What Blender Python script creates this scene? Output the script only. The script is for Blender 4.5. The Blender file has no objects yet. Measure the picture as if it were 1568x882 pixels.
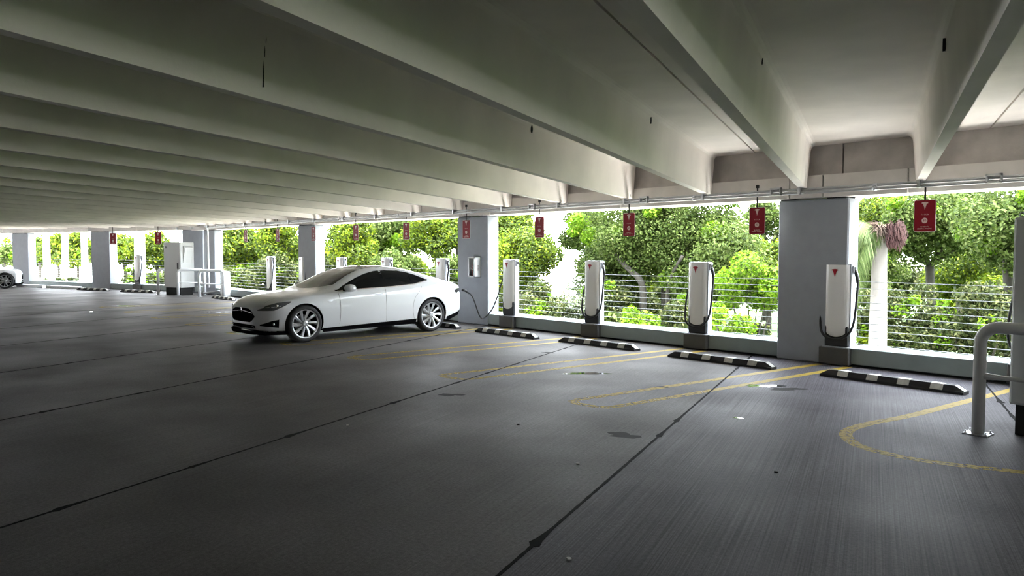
import bpy, bmesh, math, random
import numpy as np
from mathutils import Vector, Matrix
C = bpy.context.scene.collection
R = math.radians

# ------------------------------------------------------------------ camera
cam_d = bpy.data.cameras.new('camera'); cam = bpy.data.objects.new('camera', cam_d); C.objects.link(cam)
cam_d.sensor_width = 36; cam_d.lens = 36*1200/1568
cam_d.clip_start = .05; cam_d.clip_end = 2000
cam.location = (0, 0, 1.75); cam.rotation_euler = (R(90-2.753), 0, R(48.578))
bpy.context.scene.camera = cam
# ------------------------------------------------------------------ world: bright overcast
W = bpy.data.worlds.new('world'); bpy.context.scene.world = W; W.use_nodes = True
nt = W.node_tree; bg = nt.nodes['Background']
tc = nt.nodes.new('ShaderNodeTexCoord'); sp = nt.nodes.new('ShaderNodeSeparateXYZ'); rp = nt.nodes.new('ShaderNodeValToRGB')
nt.links.new(tc.outputs['Generated'], sp.inputs[0]); nt.links.new(sp.outputs['Z'], rp.inputs[0]); nt.links.new(rp.outputs[0], bg.inputs[0])
rp.color_ramp.elements[0].position = 0; rp.color_ramp.elements[0].color = (.92, .96, 1, 1)
rp.color_ramp.elements[1].position = .9; rp.color_ramp.elements[1].color = (.80, .90, 1, 1)
bg.inputs[1].default_value = 7.0
# veiled sun, high over the trees
sd = bpy.data.lights.new('sun', 'SUN'); sd.energy = 16.0; sd.angle = R(14); sd.color = (1, .97, .9)
sun = bpy.data.objects.new('sun', sd); C.objects.link(sun)
sun.rotation_euler = Vector((-.42, -.12, -.9)).to_track_quat('-Z', 'Y').to_euler()
vs = bpy.context.scene.view_settings
vs.view_transform = 'Standard'; vs.look = 'None'; vs.gamma = 1; vs.use_curve_mapping = False
vs.exposure = 1.28
cy = bpy.context.scene.cycles
cy.max_bounces = 10; cy.diffuse_bounces = 6; cy.glossy_bounces = 4; cy.transmission_bounces = 4; cy.transparent_max_bounces = 8
cy.caustics_reflective = False; cy.caustics_refractive = False

# ------------------------------------------------------------------ materials
M = {}
def mat(name, col, rough=.6, metal=0, spec=.5, coat=0, noise=0, nscale=8, bump=0, bscale=60, coords='Object', ramp=None, emis=None):
    m = bpy.data.materials.new(name); m.use_nodes = True; n = m.node_tree.nodes; l = m.node_tree.links
    b = n['Principled BSDF']
    b.inputs['Base Color'].default_value = (*col, 1); b.inputs['Roughness'].default_value = rough
    b.inputs['Metallic'].default_value = metal; b.inputs['Specular IOR Level'].default_value = spec
    b.inputs['Coat Weight'].default_value = coat; b.inputs['Coat Roughness'].default_value = .06
    if noise or bump:
        t = n.new('ShaderNodeTexCoord')
    if noise:
        z = n.new('ShaderNodeTexNoise'); z.inputs['Scale'].default_value = nscale; z.inputs['Detail'].default_value = 6
        l.new(t.outputs[coords], z.inputs['Vector'])
        r = n.new('ShaderNodeMapRange'); r.inputs['From Min'].default_value = .3; r.inputs['From Max'].default_value = .7
        r.inputs['To Min'].default_value = 1-noise; r.inputs['To Max'].default_value = 1+noise*.5
        l.new(z.outputs['Fac'], r.inputs['Value'])
        mx = n.new('ShaderNodeVectorMath'); mx.operation = 'SCALE'; mx.inputs[0].default_value = col
        l.new(r.outputs[0], mx.inputs['Scale']); l.new(mx.outputs[0], b.inputs['Base Color'])
    if bump:
        z2 = n.new('ShaderNodeTexNoise'); z2.inputs['Scale'].default_value = bscale; z2.inputs['Detail'].default_value = 4
        l.new(t.outputs[coords], z2.inputs['Vector'])
        bp = n.new('ShaderNodeBump'); bp.inputs['Strength'].default_value = bump; bp.inputs['Distance'].default_value = .01
        l.new(z2.outputs['Fac'], bp.inputs['Height']); l.new(bp.outputs[0], b.inputs['Normal'])
    M[name] = m; return m
ALPHA = R(23.861); SA, CA = math.sin(ALPHA), math.cos(ALPHA)
mat('ceiling_concrete', (.84, .785, .735), .75, noise=.10, nscale=1.3, bump=.15, bscale=30)
mat('wall_concrete', (.50, .47, .45), .85, noise=.22, nscale=3, bump=.3, bscale=25)
mat('ledge_concrete', (.70, .67, .64), .8, noise=.08, nscale=4)
mat('column_paint', (.315, .335, .375), .7, noise=.06, nscale=5, bump=.25, bscale=40)
mat('curb_paint', (.25, .295, .285), .55, noise=.08, nscale=5, bump=.1)
mat('white_paint', (.86, .88, .90), .5)
mat('cabinet_paint', (.62, .63, .62), .45, bump=.05, bscale=200)
mat('charger_white', (.85, .85, .85), .3, coat=.3)
mat('charger_grey', (.50, .52, .58), .45)
mat('block_dark', (.075, .074, .073), .6, noise=.12, nscale=6)
mat('black_plastic', (.012, .012, .015), .4)
mat('rubber', (.014, .014, .016), .7, noise=.2, nscale=20)
mat('stop_white', (.62, .62, .58), .7, noise=.2, nscale=15)
mat('steel', (.55, .56, .58), .35, metal=.9)
mat('galvanised', (.42, .43, .44), .45, metal=.55)
mat('logo_red', (.42, .01, .03), .4)
mat('sign_red', (.24, .008, .018), .5, spec=.2)
mat('sign_white', (.80, .78, .74), .5)
mat('sign_print', (.75, .60, .56), .5)
mat('sealant', (.006, .006, .006), .85, spec=.05, noise=.3, nscale=15)
mat('dark', (.01, .01, .01), .8)
mat('car_white', (.70, .72, .75), .28, coat=.8)
mat('car_glass', (.004, .005, .006), .05, spec=.14)
mat('windshield_glass', (.015, .017, .017), .06, spec=.22)
mat('car_black', (.006, .006, .007), .8, spec=.0)
mat('chrome', (.75, .76, .78), .12, metal=1)
mat('rim_silver', (.42, .43, .45), .3, metal=.6)
mat('handle_metal', (.30, .31, .33), .35, metal=.4)
mat('headlamp', (.10, .105, .11), .08, coat=1)
mat('taillight_red', (.35, .01, .01), .15, coat=1)
mat('bark', (.035, .031, .023), .9, noise=.35, nscale=7, bump=.6, bscale=14)
mat('palm_bark', (.17, .16, .145), .85, noise=.15, nscale=5, bump=.3, bscale=10)
mat('fibre', (.085, .055, .038), .9, noise=.3, nscale=20)
mat('seed_red', (.030, .007, .006), .9, noise=.3, nscale=20)
mat('grass', (.05, .085, .02), .9, noise=.35, nscale=.5)
mat('road', (.72, .69, .65), .8, noise=.06, nscale=.3)
mat('paper', (.8, .8, .8), .6)
mat('extinguisher', (.40, .03, .03), .35)
mat('label_dark', (.10, .02, .03), .5)
mat('box_inside', (.30, .26, .22), .6)
mat('oil', (.03, .029, .029), .7, spec=.05, noise=.25, nscale=9)
mat('debris', (.55, .54, .5), .8)

def leaf_mat(name, c1, c2, c3, tl=.35):
    m = bpy.data.materials.new(name); m.use_nodes = True; n = m.node_tree.nodes; l = m.node_tree.links
    b = n['Principled BSDF']; b.inputs['Roughness'].default_value = .6; b.inputs['Specular IOR Level'].default_value = .15
    g = n.new('ShaderNodeNewGeometry'); r = n.new('ShaderNodeValToRGB')
    r.color_ramp.elements[0].color = (*c1, 1); r.color_ramp.elements[1].color = (*c3, 1)
    e = r.color_ramp.elements.new(.55); e.color = (*c2, 1)
    l.new(g.outputs['Random Per Island'], r.inputs[0]); l.new(r.outputs[0], b.inputs['Base Color'])
    t = n.new('ShaderNodeBsdfTranslucent'); l.new(r.outputs[0], t.inputs[0])
    mx = n.new('ShaderNodeMixShader'); mx.inputs[0].default_value = tl
    l.new(b.outputs[0], mx.inputs[1]); l.new(t.outputs[0], mx.inputs[2]); l.new(mx.outputs[0], n['Material Output'].inputs[0])
    M[name] = m
leaf_mat('leaf_mid', (0.023, 0.043, 0.007), (0.063, 0.096, 0.017), (0.132, 0.165, 0.053), .45)
leaf_mat('leaf_bright', (0.046, 0.106, 0.004), (0.112, 0.211, 0.008), (0.185, 0.277, 0.026), .5)
leaf_mat('leaf_dark', (0.012, 0.020, 0.005), (0.040, 0.056, 0.013), (0.112, 0.119, 0.046), .35)
leaf_mat('leaf_yellow', (0.033, 0.063, 0.004), (0.092, 0.139, 0.008), (0.198, 0.238, 0.013), .45)
leaf_mat('leaf_pale', (0.046, 0.073, 0.026), (0.132, 0.158, 0.092), (0.317, 0.317, 0.264), .3)
leaf_mat('frond_green', (0.040, 0.066, 0.020), (0.092, 0.132, 0.040), (0.158, 0.198, 0.086), .4)

# floor: brushed, semi-polished concrete
def floor_mat(nm, lo, hi, col):
    m = mat(nm, col, .5)
    n = m.node_tree.nodes; l = m.node_tree.links; b = n['Principled BSDF']
    t = n.new('ShaderNodeNewGeometry')
    mp = n.new('ShaderNodeMapping'); mp.inputs['Rotation'].default_value = (0, 0, -ALPHA)
    l.new(t.outputs['Position'], mp.inputs[0])
    ms = n.new('ShaderNodeMapping'); ms.inputs['Scale'].default_value = (95, .5, 1); l.new(mp.outputs[0], ms.inputs[0])
    br = n.new('ShaderNodeTexNoise'); br.inputs['Scale'].default_value = 1; br.inputs['Detail'].default_value = 3; l.new(ms.outputs[0], br.inputs['Vector'])
    big = n.new('ShaderNodeTexNoise'); big.inputs['Scale'].default_value = .7; big.inputs['Detail'].default_value = 7; l.new(t.outputs['Position'], big.inputs['Vector'])
    fine = n.new('ShaderNodeTexNoise'); fine.inputs['Scale'].default_value = 40; fine.inputs['Detail'].default_value = 6; l.new(t.outputs['Position'], fine.inputs['Vector'])
    spk = n.new('ShaderNodeTexNoise'); spk.inputs['Scale'].default_value = 170; spk.inputs['Detail'].default_value = 2; l.new(t.outputs['Position'], spk.inputs['Vector'])
    def mr(src, a, c, lo=.3, hi=.7):
        r = n.new('ShaderNodeMapRange'); r.inputs['From Min'].default_value = lo; r.inputs['From Max'].default_value = hi
        r.inputs['To Min'].default_value = a; r.inputs['To Max'].default_value = c; l.new(src, r.inputs['Value']); return r.outputs[0]
    def mul(a, c):
        q = n.new('ShaderNodeMath'); q.operation = 'MULTIPLY'; l.new(a, q.inputs[0]); l.new(c, q.inputs[1]); return q.outputs[0]
    f = mul(mul(mr(big.outputs['Fac'], .78, 1.2), mr(fine.outputs['Fac'], .80, 1.20)), mul(mr(br.outputs['Fac'], lo, hi), mr(spk.outputs['Fac'], .72, 1.28)))
    sc = n.new('ShaderNodeVectorMath'); sc.operation = 'SCALE'; sc.inputs[0].default_value = col
    l.new(f, sc.inputs['Scale']); l.new(sc.outputs[0], b.inputs['Base Color'])
    l.new(mr(big.outputs['Fac'], .62, .46), b.inputs['Roughness']); b.inputs['Specular IOR Level'].default_value = .035
    bp = n.new('ShaderNodeBump'); bp.inputs['Strength'].default_value = .5; bp.inputs['Distance'].default_value = .002
    l.new(br.outputs['Fac'], bp.inputs['Height'])
    bp2 = n.new('ShaderNodeBump'); bp2.inputs['Strength'].default_value = .25; bp2.inputs['Distance'].default_value = .004
    l.new(fine.outputs['Fac'], bp2.inputs['Height']); l.new(bp.outputs[0], bp2.inputs['Normal']); l.new(bp2.outputs[0], b.inputs['Normal'])
floor_mat('floor_concrete', .68, 1.32, (.094, .089, .102))
floor_mat('floor_worn', .88, 1.12, (.116, .110, .108))
def stripe_mat():
    m = mat('worn_yellow', (.30, .215, .035), .6, spec=.1)
    n = m.node_tree.nodes; l = m.node_tree.links; b = n['Principled BSDF']
    t = n.new('ShaderNodeNewGeometry'); s = n.new('ShaderNodeSeparateXYZ'); l.new(t.outputs['Position'], s.inputs[0])
    z = n.new('ShaderNodeTexNoise'); z.inputs['Scale'].default_value = 22; z.inputs['Detail'].default_value = 8; l.new(t.outputs['Position'], z.inputs['Vector'])
    # tyres wore the paint away in the driving lane, it stays fresh behind the wheel stops
    r = n.new('ShaderNodeMapRange'); r.inputs['From Min'].default_value = 6; r.inputs['From Max'].default_value = 11
    r.inputs['To Min'].default_value = .46; r.inputs['To Max'].default_value = .74; l.new(s.outputs['Y'], r.inputs['Value'])
    q = n.new('ShaderNodeMath'); q.operation = 'ADD'; l.new(z.outputs['Fac'], q.inputs[0]); l.new(r.outputs[0], q.inputs[1])
    q2 = n.new('ShaderNodeMapRange'); q2.inputs['From Min'].default_value = .78; q2.inputs['From Max'].default_value = 1.15; q2.inputs['To Min'].default_value = .22; l.new(q.outputs[0], q2.inputs['Value'])
    tr = n.new('ShaderNodeBsdfTransparent'); mx = n.new('ShaderNodeMixShader')
    l.new(q2.outputs[0], mx.inputs[0]); l.new(tr.outputs[0], mx.inputs[1]); l.new(b.outputs[0], mx.inputs[2]); l.new(mx.outputs[0], n['Material Output'].inputs[0])
stripe_mat()
def water_mat():
    m = mat('water', (.05, .05, .05), .03, spec=.9)
water_mat()

# ------------------------------------------------------------------ helpers
def link_mesh(name, me, m, parent=None, smooth=False):
    o = bpy.data.objects.new(name, me); C.objects.link(o)
    if m is not None:
        me.materials.clear()
        me.materials.append(M[m] if isinstance(m, str) else m)
    if smooth: me.polygons.foreach_set('use_smooth', [True]*len(me.polygons))
    if parent: o.parent = parent
    return o
def obj(name, bm, m, parent=None, smooth=False):
    bmesh.ops.recalc_face_normals(bm, faces=bm.faces)
    me = bpy.data.meshes.new(name); bm.to_mesh(me); bm.free()
    return link_mesh(name, me, m, parent, smooth)
def thing(name, label, cat, loc=(0, 0, 0), rz=0, group=None):
    o = bpy.data.objects.new(name, None); C.objects.link(o); o.empty_display_size = .2
    o.location = loc; o.rotation_euler = (0, 0, rz); o['label'] = label; o['category'] = cat
    if group: o['group'] = group
    return o
def tag(o, label, cat, group=None):
    o['label'] = label; o['category'] = cat
    if group: o['group'] = group
    return o
def struct(o, label=None, cat=None):
    o['kind'] = 'structure'
    if label: o['label'] = label
    if cat: o['category'] = cat
    return o
def empty(name, label=None, cat=None):
    o = bpy.data.objects.new(name, None); C.objects.link(o); return struct(o, label, cat)
def copy_tree(o, parent=None):
    c = o.copy(); C.objects.link(c); c.parent = parent
    for ch in o.children: copy_tree(ch, c)
    return c
def box(bm, x0, x1, y0, y1, z0, z1, mtx=None, bevel=0, seg=1):
    r = bmesh.ops.create_cube(bm, size=1)
    vs_ = r['verts']
    for v in vs_: v.co = Vector(((x0+x1)/2+v.co.x*(x1-x0), (y0+y1)/2+v.co.y*(y1-y0), (z0+z1)/2+v.co.z*(z1-z0)))
    if bevel:
        es = list({e for v in vs_ for e in v.link_edges})
        rr = bmesh.ops.bevel(bm, geom=es, offset=bevel, segments=seg, affect='EDGES', profile=.5)
        vs_ = list({v for f in rr['faces'] for v in f.verts} | {v for v in vs_ if v.is_valid})
    if mtx is not None: bmesh.ops.transform(bm, matrix=mtx, verts=vs_)
    return bm
def B(*a, **k):
    bm = bmesh.new(); return box(bm, *a, **k)
def prism(bm, pts, z0, z1):
    lo = [bm.verts.new((x, y, z0)) for x, y in pts]; hi = [bm.verts.new((x, y, z1)) for x, y in pts]
    bm.faces.new(lo[::-1]); bm.faces.new(hi); n = len(pts)
    for i in range(n): bm.faces.new((lo[i], lo[(i+1) % n], hi[(i+1) % n], hi[i]))
    return bm
def extr_y(bm, pts, y0, y1):            # (x,z) outline extruded along y
    a = [bm.verts.new((x, y0, z)) for x, z in pts]; b = [bm.verts.new((x, y1, z)) for x, z in pts]
    bm.faces.new(a); bm.faces.new(b[::-1]); n = len(pts)
    for i in range(n): bm.faces.new((a[i], b[i], b[(i+1) % n], a[(i+1) % n]))
    return bm
def tube(bm, pts, r, seg=8, caps=True):
    pts = [Vector(p) for p in pts]; rings = []
    up = Vector((0, 0, 1)); prev = None
    for i, p in enumerate(pts):
        d = (pts[min(i+1, len(pts)-1)]-pts[max(i-1, 0)]).normalized()
        if prev is None:
            a = d.orthogonal().normalized() if abs(d.z) > .95 else d.cross(up).normalized()
        else:
            a = (prev-d*prev.dot(d)); a = a.normalized() if a.length > 1e-6 else d.orthogonal().normalized()
        prev = a; b = d.cross(a)
        rr = r[i] if isinstance(r, (list, tuple)) else r
        rings.append([bm.verts.new(p+(a*math.cos(t)+b*math.sin(t))*rr) for t in [2*math.pi*k/seg for k in range(seg)]])
    for i in range(len(rings)-1):
        for k in range(seg): bm.faces.new((rings[i][k], rings[i][(k+1) % seg], rings[i+1][(k+1) % seg], rings[i+1][k]))
    if caps: bm.faces.new(rings[0][::-1]); bm.faces.new(rings[-1])
    return bm
def T(pts, r, seg=8):
    return tube(bmesh.new(), pts, r, seg)
def spline(ctrl, n=12):                 # Catmull-Rom through points
    P = [Vector(c) for c in ctrl]; P = [P[0]*2-P[1]]+P+[P[-1]*2-P[-2]]; out = []
    for i in range(1, len(P)-2):
        for k in range(n):
            t = k/n; a, b, c, d = P[i-1:i+3]
            out.append(.5*((2*b)+(c-a)*t+(2*a-5*b+4*c-d)*t*t+(3*b-a-3*c+d)*t**3))
    out.append(P[-2]); return out
def lathe(bm, prof, axis='Z', seg=24, mtx=None, closed=False, caps=True):
    rings = []
    for r, h in prof:
        ring = []
        for k in range(seg):
            t = 2*math.pi*k/seg
            v = Vector((r*math.cos(t), r*math.sin(t), h)) if axis == 'Z' else Vector((r*math.cos(t), h, r*math.sin(t)))
            if mtx is not None: v = mtx @ v
            ring.append(bm.verts.new(v))
        rings.append(ring)
    m = len(rings)
    for i in range(m if closed else m-1):
        a, b = rings[i], rings[(i+1) % m]
        for k in range(seg): bm.faces.new((a[k], a[(k+1) % seg], b[(k+1) % seg], b[k]))
    if not closed and caps:
        if prof[0][0] > 1e-4: bm.faces.new(rings[0][::-1])
        if prof[-1][0] > 1e-4: bm.faces.new(rings[-1])
    return bm

# ------------------------------------------------------------------ layout (metres; facade along X, outside is +Y)
P_T = 3.17                              # pitch of the double tees
YF = 11.60                              # front of the curb
def yleft(x): return 9.25+.335*(x+40)   # the facade turns towards us beyond the corner column
XC = (YF-9.25)/.335-40
def facade(w, off=0):                   # where a joint line w meets the facade
    y = YF+off; x = (w-y*SA)/CA
    if x < XC:
        # w = x*CA + (9.25+off+.335*(x+40))*SA
        x = (w-(9.25+off+13.4)*SA)/(CA+.335*SA); y = 9.25+off+.335*(x+40)
    return x, y
def onw(w, y): return (w-y*SA)/CA, y
WJ0 = -1.80
KMIN, KMAX = -17, 8

# ------------------------------------------------------------------ floor slabs with real joints
floor = empty('floor')
for k in range(KMIN, KMAX+1):
    w0, w1 = WJ0+P_T*(k-1)+.010, WJ0+P_T*k-.010
    yb = -32
    ps = [onw(w0, yb), onw(w1, yb), facade(w1, .5)]
    wc = XC*CA+(YF+.5)*SA
    if w0 < wc < w1: ps.append((XC, YF+.5))
    ps.append(facade(w0, .5))
    bm = prism(bmesh.new(), ps, -.18, 0)
    obj('floor_slab', bm, 'floor_concrete' if k in (1, 2) else 'floor_worn', floor)
rng = random.Random(4)
for k in range(KMIN, KMAX):
    w = WJ0+P_T*k; near = -3 <= k <= 1
    x1, y1 = facade(w, -.03); pts = []; y = -4.0
    while y < y1: pts.append(y); y += .035 if near else .6
    pts.append(y1)
    bm = bmesh.new(); L = []; Rr = []
    blob = 0; nxt = rng.uniform(0, .8)
    for y in pts:
        if near and y > nxt: blob = rng.choice([.016, .024, .034]) if rng.random() < .8 else .0; nxt = y+rng.uniform(.6, 1.1)
        wd = (.011 if near else .010)+blob+(rng.uniform(0, .005) if near else .002); blob *= .72
        if blob < .004: blob = 0
        x, _ = onw(w, y); L.append(bm.verts.new((x-wd, y, .002))); Rr.append(bm.verts.new((x+wd, y, .002)))
    for i in range(len(pts)-1): bm.faces.new((L[i], Rr[i], Rr[i+1], L[i+1]))
    ex = bmesh.ops.extrude_face_region(bm, geom=bm.faces[:]); bmesh.ops.translate(bm, verts=[v for v in ex['geom'] if isinstance(v, bmesh.types.BMVert)], vec=(0, 0, -.03))
    obj('joint_sealant', bm, 'sealant', floor)

# yellow hairpin stripes (thin paint film) between the bays
def ribbon(pts, wd, z=.0015):
    bm = bmesh.new(); P = [Vector((p[0], p[1], 0)) for p in pts]; a = []; b = []
    for i, p in enumerate(P):
        d = (P[min(i+1, len(P)-1)]-P[max(i-1, 0)]).normalized(); n_ = Vector((-d.y, d.x, 0))
        a.append(bm.verts.new(p+n_*wd/2+Vector((0, 0, z)))); b.append(bm.verts.new(p-n_*wd/2+Vector((0, 0, z))))
    for i in range(len(P)-1): bm.faces.new((a[i], b[i], b[i+1], a[i+1]))
    return bm
BAY = 2.54
for k in range(0, 9):
    x = -5.88-BAY*k
    pts = [(x+.02, 11.5), (x-.44, 6.62), (x-.42, 6.50), (x-.30, 6.44), (x-.02, 6.46), (x+.08, 6.52), (x+.12, 6.64), (x+.46, 11.5)]
    obj('painted_stripe', ribbon(pts, .125), 'worn_yellow', floor)
lp = spline([(-3.15, 11.45), (-3.25, 10.2), (-3.38, 8.6), (-3.50, 7.85), (-3.47, 7.35), (-3.22, 6.98), (-2.9, 6.84), (-2.5, 6.85), (-1.9, 7.07), (-.9, 7.45), (.6, 7.9)], 8)
obj('painted_stripe', ribbon(lp, .12), 'worn_yellow', floor)
def blobmesh(cx, cy, rx, ry, rot, seed, z=.002, n=40):
    rg = random.Random(seed); ph = [rg.uniform(0, 6.28) for _ in range(4)]
    bm = bmesh.new(); vs_ = []
    for i in range(n):
        t = 2*math.pi*i/n; r = 1+.22*math.sin(2*t+ph[0])+.16*math.sin(3*t+ph[1])+.12*math.sin(5*t+ph[2])+.07*math.sin(9*t+ph[3])
        x, y = rx*r*math.cos(t), ry*r*math.sin(t)
        vs_.append(bm.verts.new((cx+x*math.cos(rot)-y*math.sin(rot), cy+x*math.sin(rot)+y*math.cos(rot), z)))
    bm.faces.new(vs_); return bm
for i, (x, y, rx, ry, rt_) in enumerate([(-7.60, 8.13, .26, .12, .85), (-5.38, 9.09, .20, .10, .8), (-4.52, 7.14, .05, .03, .8), (-22.2, 8.4, .5, .12, .8), (-26.5, 7.2, .45, .14, .8), (-16.1, 6.9, .5, .05, 1.0), (-24.5, 5.9, .3, .10, .9)]):
    obj('water_puddle', blobmesh(x, y, rx, ry, rt_, i+3), 'water', floor)
for i, (x, y, rx, ry, rt_) in enumerate([(-4.81, 5.65, .16, .10, .5), (-7.56, 5.68, .15, .08, .6), (-5.06, 9.10, .20, .11, .8), (-9.6, 9.3, .12, .06, .5), (-6.2, 8.05, .07, .04, .4)]):
    obj('oil_stain', blobmesh(x, y, rx, ry, rt_, i+30, .0016), 'oil', floor)
for i, (x, y) in enumerate([(-3.06, 3.13), (-4.4, 4.6), (-6.9, 3.9), (-3.2, 5.6), (-5.8, 5.2)]):
    obj('debris_chip', prism(bmesh.new(), [(x+.018*math.cos(a+i)*(1+.4*math.sin(3*a)), y+.014*math.sin(a+i)) for a in [j*1.05 for j in range(6)]], 0, .008), 'debris' if i < 3 else 'sealant', floor)

# ------------------------------------------------------------------ ceiling: precast double tees
SL = .018
def cz(y): return SL*(11.5-y)
ceil = empty('ceiling')
def ext_w(bm, prof, w, y0, ys, wend):   # profile in (dw, z) swept along the joint direction with vertical cut ends
    n = len(ys); rows = []
    for y in ys:
        row = []
        for dw, z in prof:
            if y == 'F':
                x, yy = facade(w+dw, wend)
            else:
                x, yy = onw(w+dw, y)
            row.append(bm.verts.new((x, yy, z+cz(yy))))
        rows.append(row)
    m = len(prof)
    for i in range(n-1):
        for j in range(m): bm.faces.new((rows[i][j], rows[i][(j+1) % m], rows[i+1][(j+1) % m], rows[i+1][j]))
    bm.faces.new(rows[0][::-1]); bm.faces.new(rows[-1])
    return bm
def fillet(sgn):
    return [(sgn*(.10+.09*(1-math.cos(a))), 3.36-.09*(1-math.sin(a))) for a in [R(d) for d in (0, 22, 45, 67, 90)]]
ZB = 2.70
stem_prof = [(-.055, ZB)]+fillet(-1)+fillet(1)[::-1]+[(.055, ZB)]
YB = -32
for k in range(KMIN, KMAX+1):
    w0, w1 = WJ0+P_T*(k-1)+.012, WJ0+P_T*k-.012
    bm = bmesh.new(); hw = (w1-w0)/2; wc = (w0+w1)/2
    ext_w(bm, [(-hw, 3.36), (-hw, 3.5), (hw, 3.5), (hw, 3.36)], wc, YB, [YB, 2, 'F'], .0)
    p = obj('ceiling_panel', bm, 'ceiling_concrete', ceil)
    for s in (-1, 1):
        bm = ext_w(bmesh.new(), stem_prof, wc+s*.79, YB, [YB, 2, 'F'], -.10)
        st = obj('beam_stem', bm, 'ceiling_concrete', p)
tp = obj('roof_topping', prism(bmesh.new(), [(30, YB), (30, 12.05), (XC, 12.05), (-62, yleft(-62)), (-62, YB)], 4.3, 4.4), 'ceiling_concrete', ceil)
w_ = struct(obj('wall_front_unseen', B(-70, 34, -32.3, -32.0, -.1, 4.3), 'wall_concrete'))  # unseen, added to shut out daylight from behind the camera
w_ = struct(obj('wall_right_unseen', B(30, 30.3, -32, 12.1, -.1, 4.3), 'wall_concrete'))  # unseen, added to shut out daylight from the right end
# dark lifting slots in the stem faces and a crack
def slot(w, y, z, h, name='lifting_hole', dw=.085, hw=.030):
    bm = bmesh.new(); x, yy = onw(w+dw, y); n_ = 12; vs_ = []; c_ = bm.verts.new((x+.004*CA, yy+.004*SA, z))
    for i in range(n_):
        t = 2*math.pi*i/n_; dt = hw*math.cos(t); dz = h/2*math.sin(t)
        vs_.append(bm.verts.new((x-SA*dt, yy+CA*dt, z+dz)))
    for i in range(n_): bm.faces.new((c_, vs_[i], vs_[(i+1) % n_]))
    ex = bmesh.ops.extrude_face_region(bm, geom=bm.faces[:]); bmesh.ops.translate(bm, verts=[v for v in ex['geom'] if isinstance(v, bmesh.types.BMVert)], vec=(-.02*CA, -.02*SA, 0))
    obj(name, bm, 'dark', ceil)

for w_, y_, z_, sg in ((-4.175, 7.01, 3.33, 1), (-2.595, 7.65, 3.34, 1), (-1.005, 6.15, 3.40, 1), (.575, 6.46, 3.31, -1)):
    slot(w_, y_, z_, .10, dw=.106*sg)
slot(-4.175, 2.50, 3.22, .10, 'surface_crack', .0845, .002); slot(-4.175, 2.49, 3.10, .30, 'surface_crack', .0752, .0006); slot(-4.175, 2.51, 3.30, .06, 'surface_crack', .0910, .0015)
# ------------------------------------------------------------------ facade: spandrel beam, recessed wall, curb
def along(x0, x1):                      # list of facade segments
    return
spandrel = empty('wall_back')
def seg(name, m, a, b, dy0, dy1, z0, z1, parent, frame='main', bevel=0):
    if frame == 'main':
        return obj(name, B(a, b, YF+dy0, YF+dy1, z0, z1, bevel=bevel), m, parent)
    th = math.atan(.335); L0 = Matrix.Translation((XC, YF, 0)) @ Matrix.Rotation(th, 4, 'Z')
    return obj(name, B(a, b, dy0, dy1, z0, z1, mtx=L0, bevel=bevel), m, parent)
edges = [30, 21, 12, 3.2, -.7, -4.62, -5.87, -6.42, -9.9, -13.8, -14.9, -18.6, -22.2, -23.4, -27.2, -30.9, XC]
for i in range(len(edges)-1):
    seg('ledge_block', 'ledge_concrete', edges[i+1]+.012, edges[i]-.012, -.10, .50, 2.56, 2.90, spandrel)
pe = [30, 21, 12, 4, -.9, -5.62, -10.1, -14.3, -18.6, -22.9, -27.2, XC]
for i in range(len(pe)-1):
    seg('wall_panel', 'wall_concrete', pe[i+1]+.012, pe[i]-.012, .02, .45, 2.90, 4.1, spandrel)
seg('joint_backing', 'dark', XC, 30, .2, .49, 2.58, 4.05, spandrel)
for i in range(8):
    seg('ledge_block', 'ledge_concrete', -3.6*(i+1)+.012, -3.6*i-.012, -.10, .50, 2.60, 2.93, spandrel, 'left')
    seg('wall_panel', 'wall_concrete', -3.6*(i+1)+.012, -3.6*i-.012, .02, .45, 2.93, 4.1, spandrel, 'left')
curb = empty('trim_1')
seg('curb_wall', 'curb_paint', XC, 30, 0, .50, .035, .275, curb, bevel=.008)
seg('curb_wall', 'curb_paint', -29, 0, 0, .50, .035, .26, curb, 'left', bevel=.008)
seg('curb_shadow_gap', 'dark', XC, 30, .05, .45, -.1, .036, curb)  # recessed base in near-black, paints the shadow gap below the curb
seg('curb_shadow_gap', 'dark', -29, 0, .05, .45, -.1, .036, curb, 'left')  # same painted shadow gap along the left facade

# ------------------------------------------------------------------ columns
cols = [(-6.07, 'grey square concrete column behind the second charger from the right', 0),
        (-14.55, 'grey concrete column with the fire extinguisher box, beside the white sedan', 0),
        (-22.98, 'grey concrete column rising behind the windshield of the white sedan', 0),
        (-31.30, 'grey corner column with a white conduit, behind the left power cabinet', 0)]
def column(x0, x1, y0, y1, z1, label, mtx=None, plates=True):
    c = thing('concrete_column', label, 'column', group='facade columns'); del c['group']
    obj('shaft', B(x0, x1, y0, y1, .0, z1, bevel=.02, mtx=mtx), 'column_paint', c)
    if plates:
        bm = bmesh.new()
        box(bm, x0+.02, x0+.26, y0+.03, y1-.03, z1, z1+.02, mtx=mtx); box(bm, x1-.36, x1-.05, y0+.03, y1-.03, z1, z1+.02, mtx=mtx)
        obj('bearing_pad', bm, 'dark', c)
    return c
for x, lb, r_ in cols:
    column(x-.575, x+.575, 11.58, 11.92, 2.54, lb)
th = math.atan(.335); LM = Matrix.Translation((XC, YF, 0)) @ Matrix.Rotation(th, 4, 'Z')
def lx(x): return (x-XC)/math.cos(th)
column(-.77, .55, 0, .36, 2.59, 'wide grey column face beside the left power cabinet, turned slightly towards us', LM)
column(lx(-39.73), lx(-38.42), -.02, .36, 2.59, 'grey concrete column between the palm trunks and the distant charger', LM)
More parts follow.
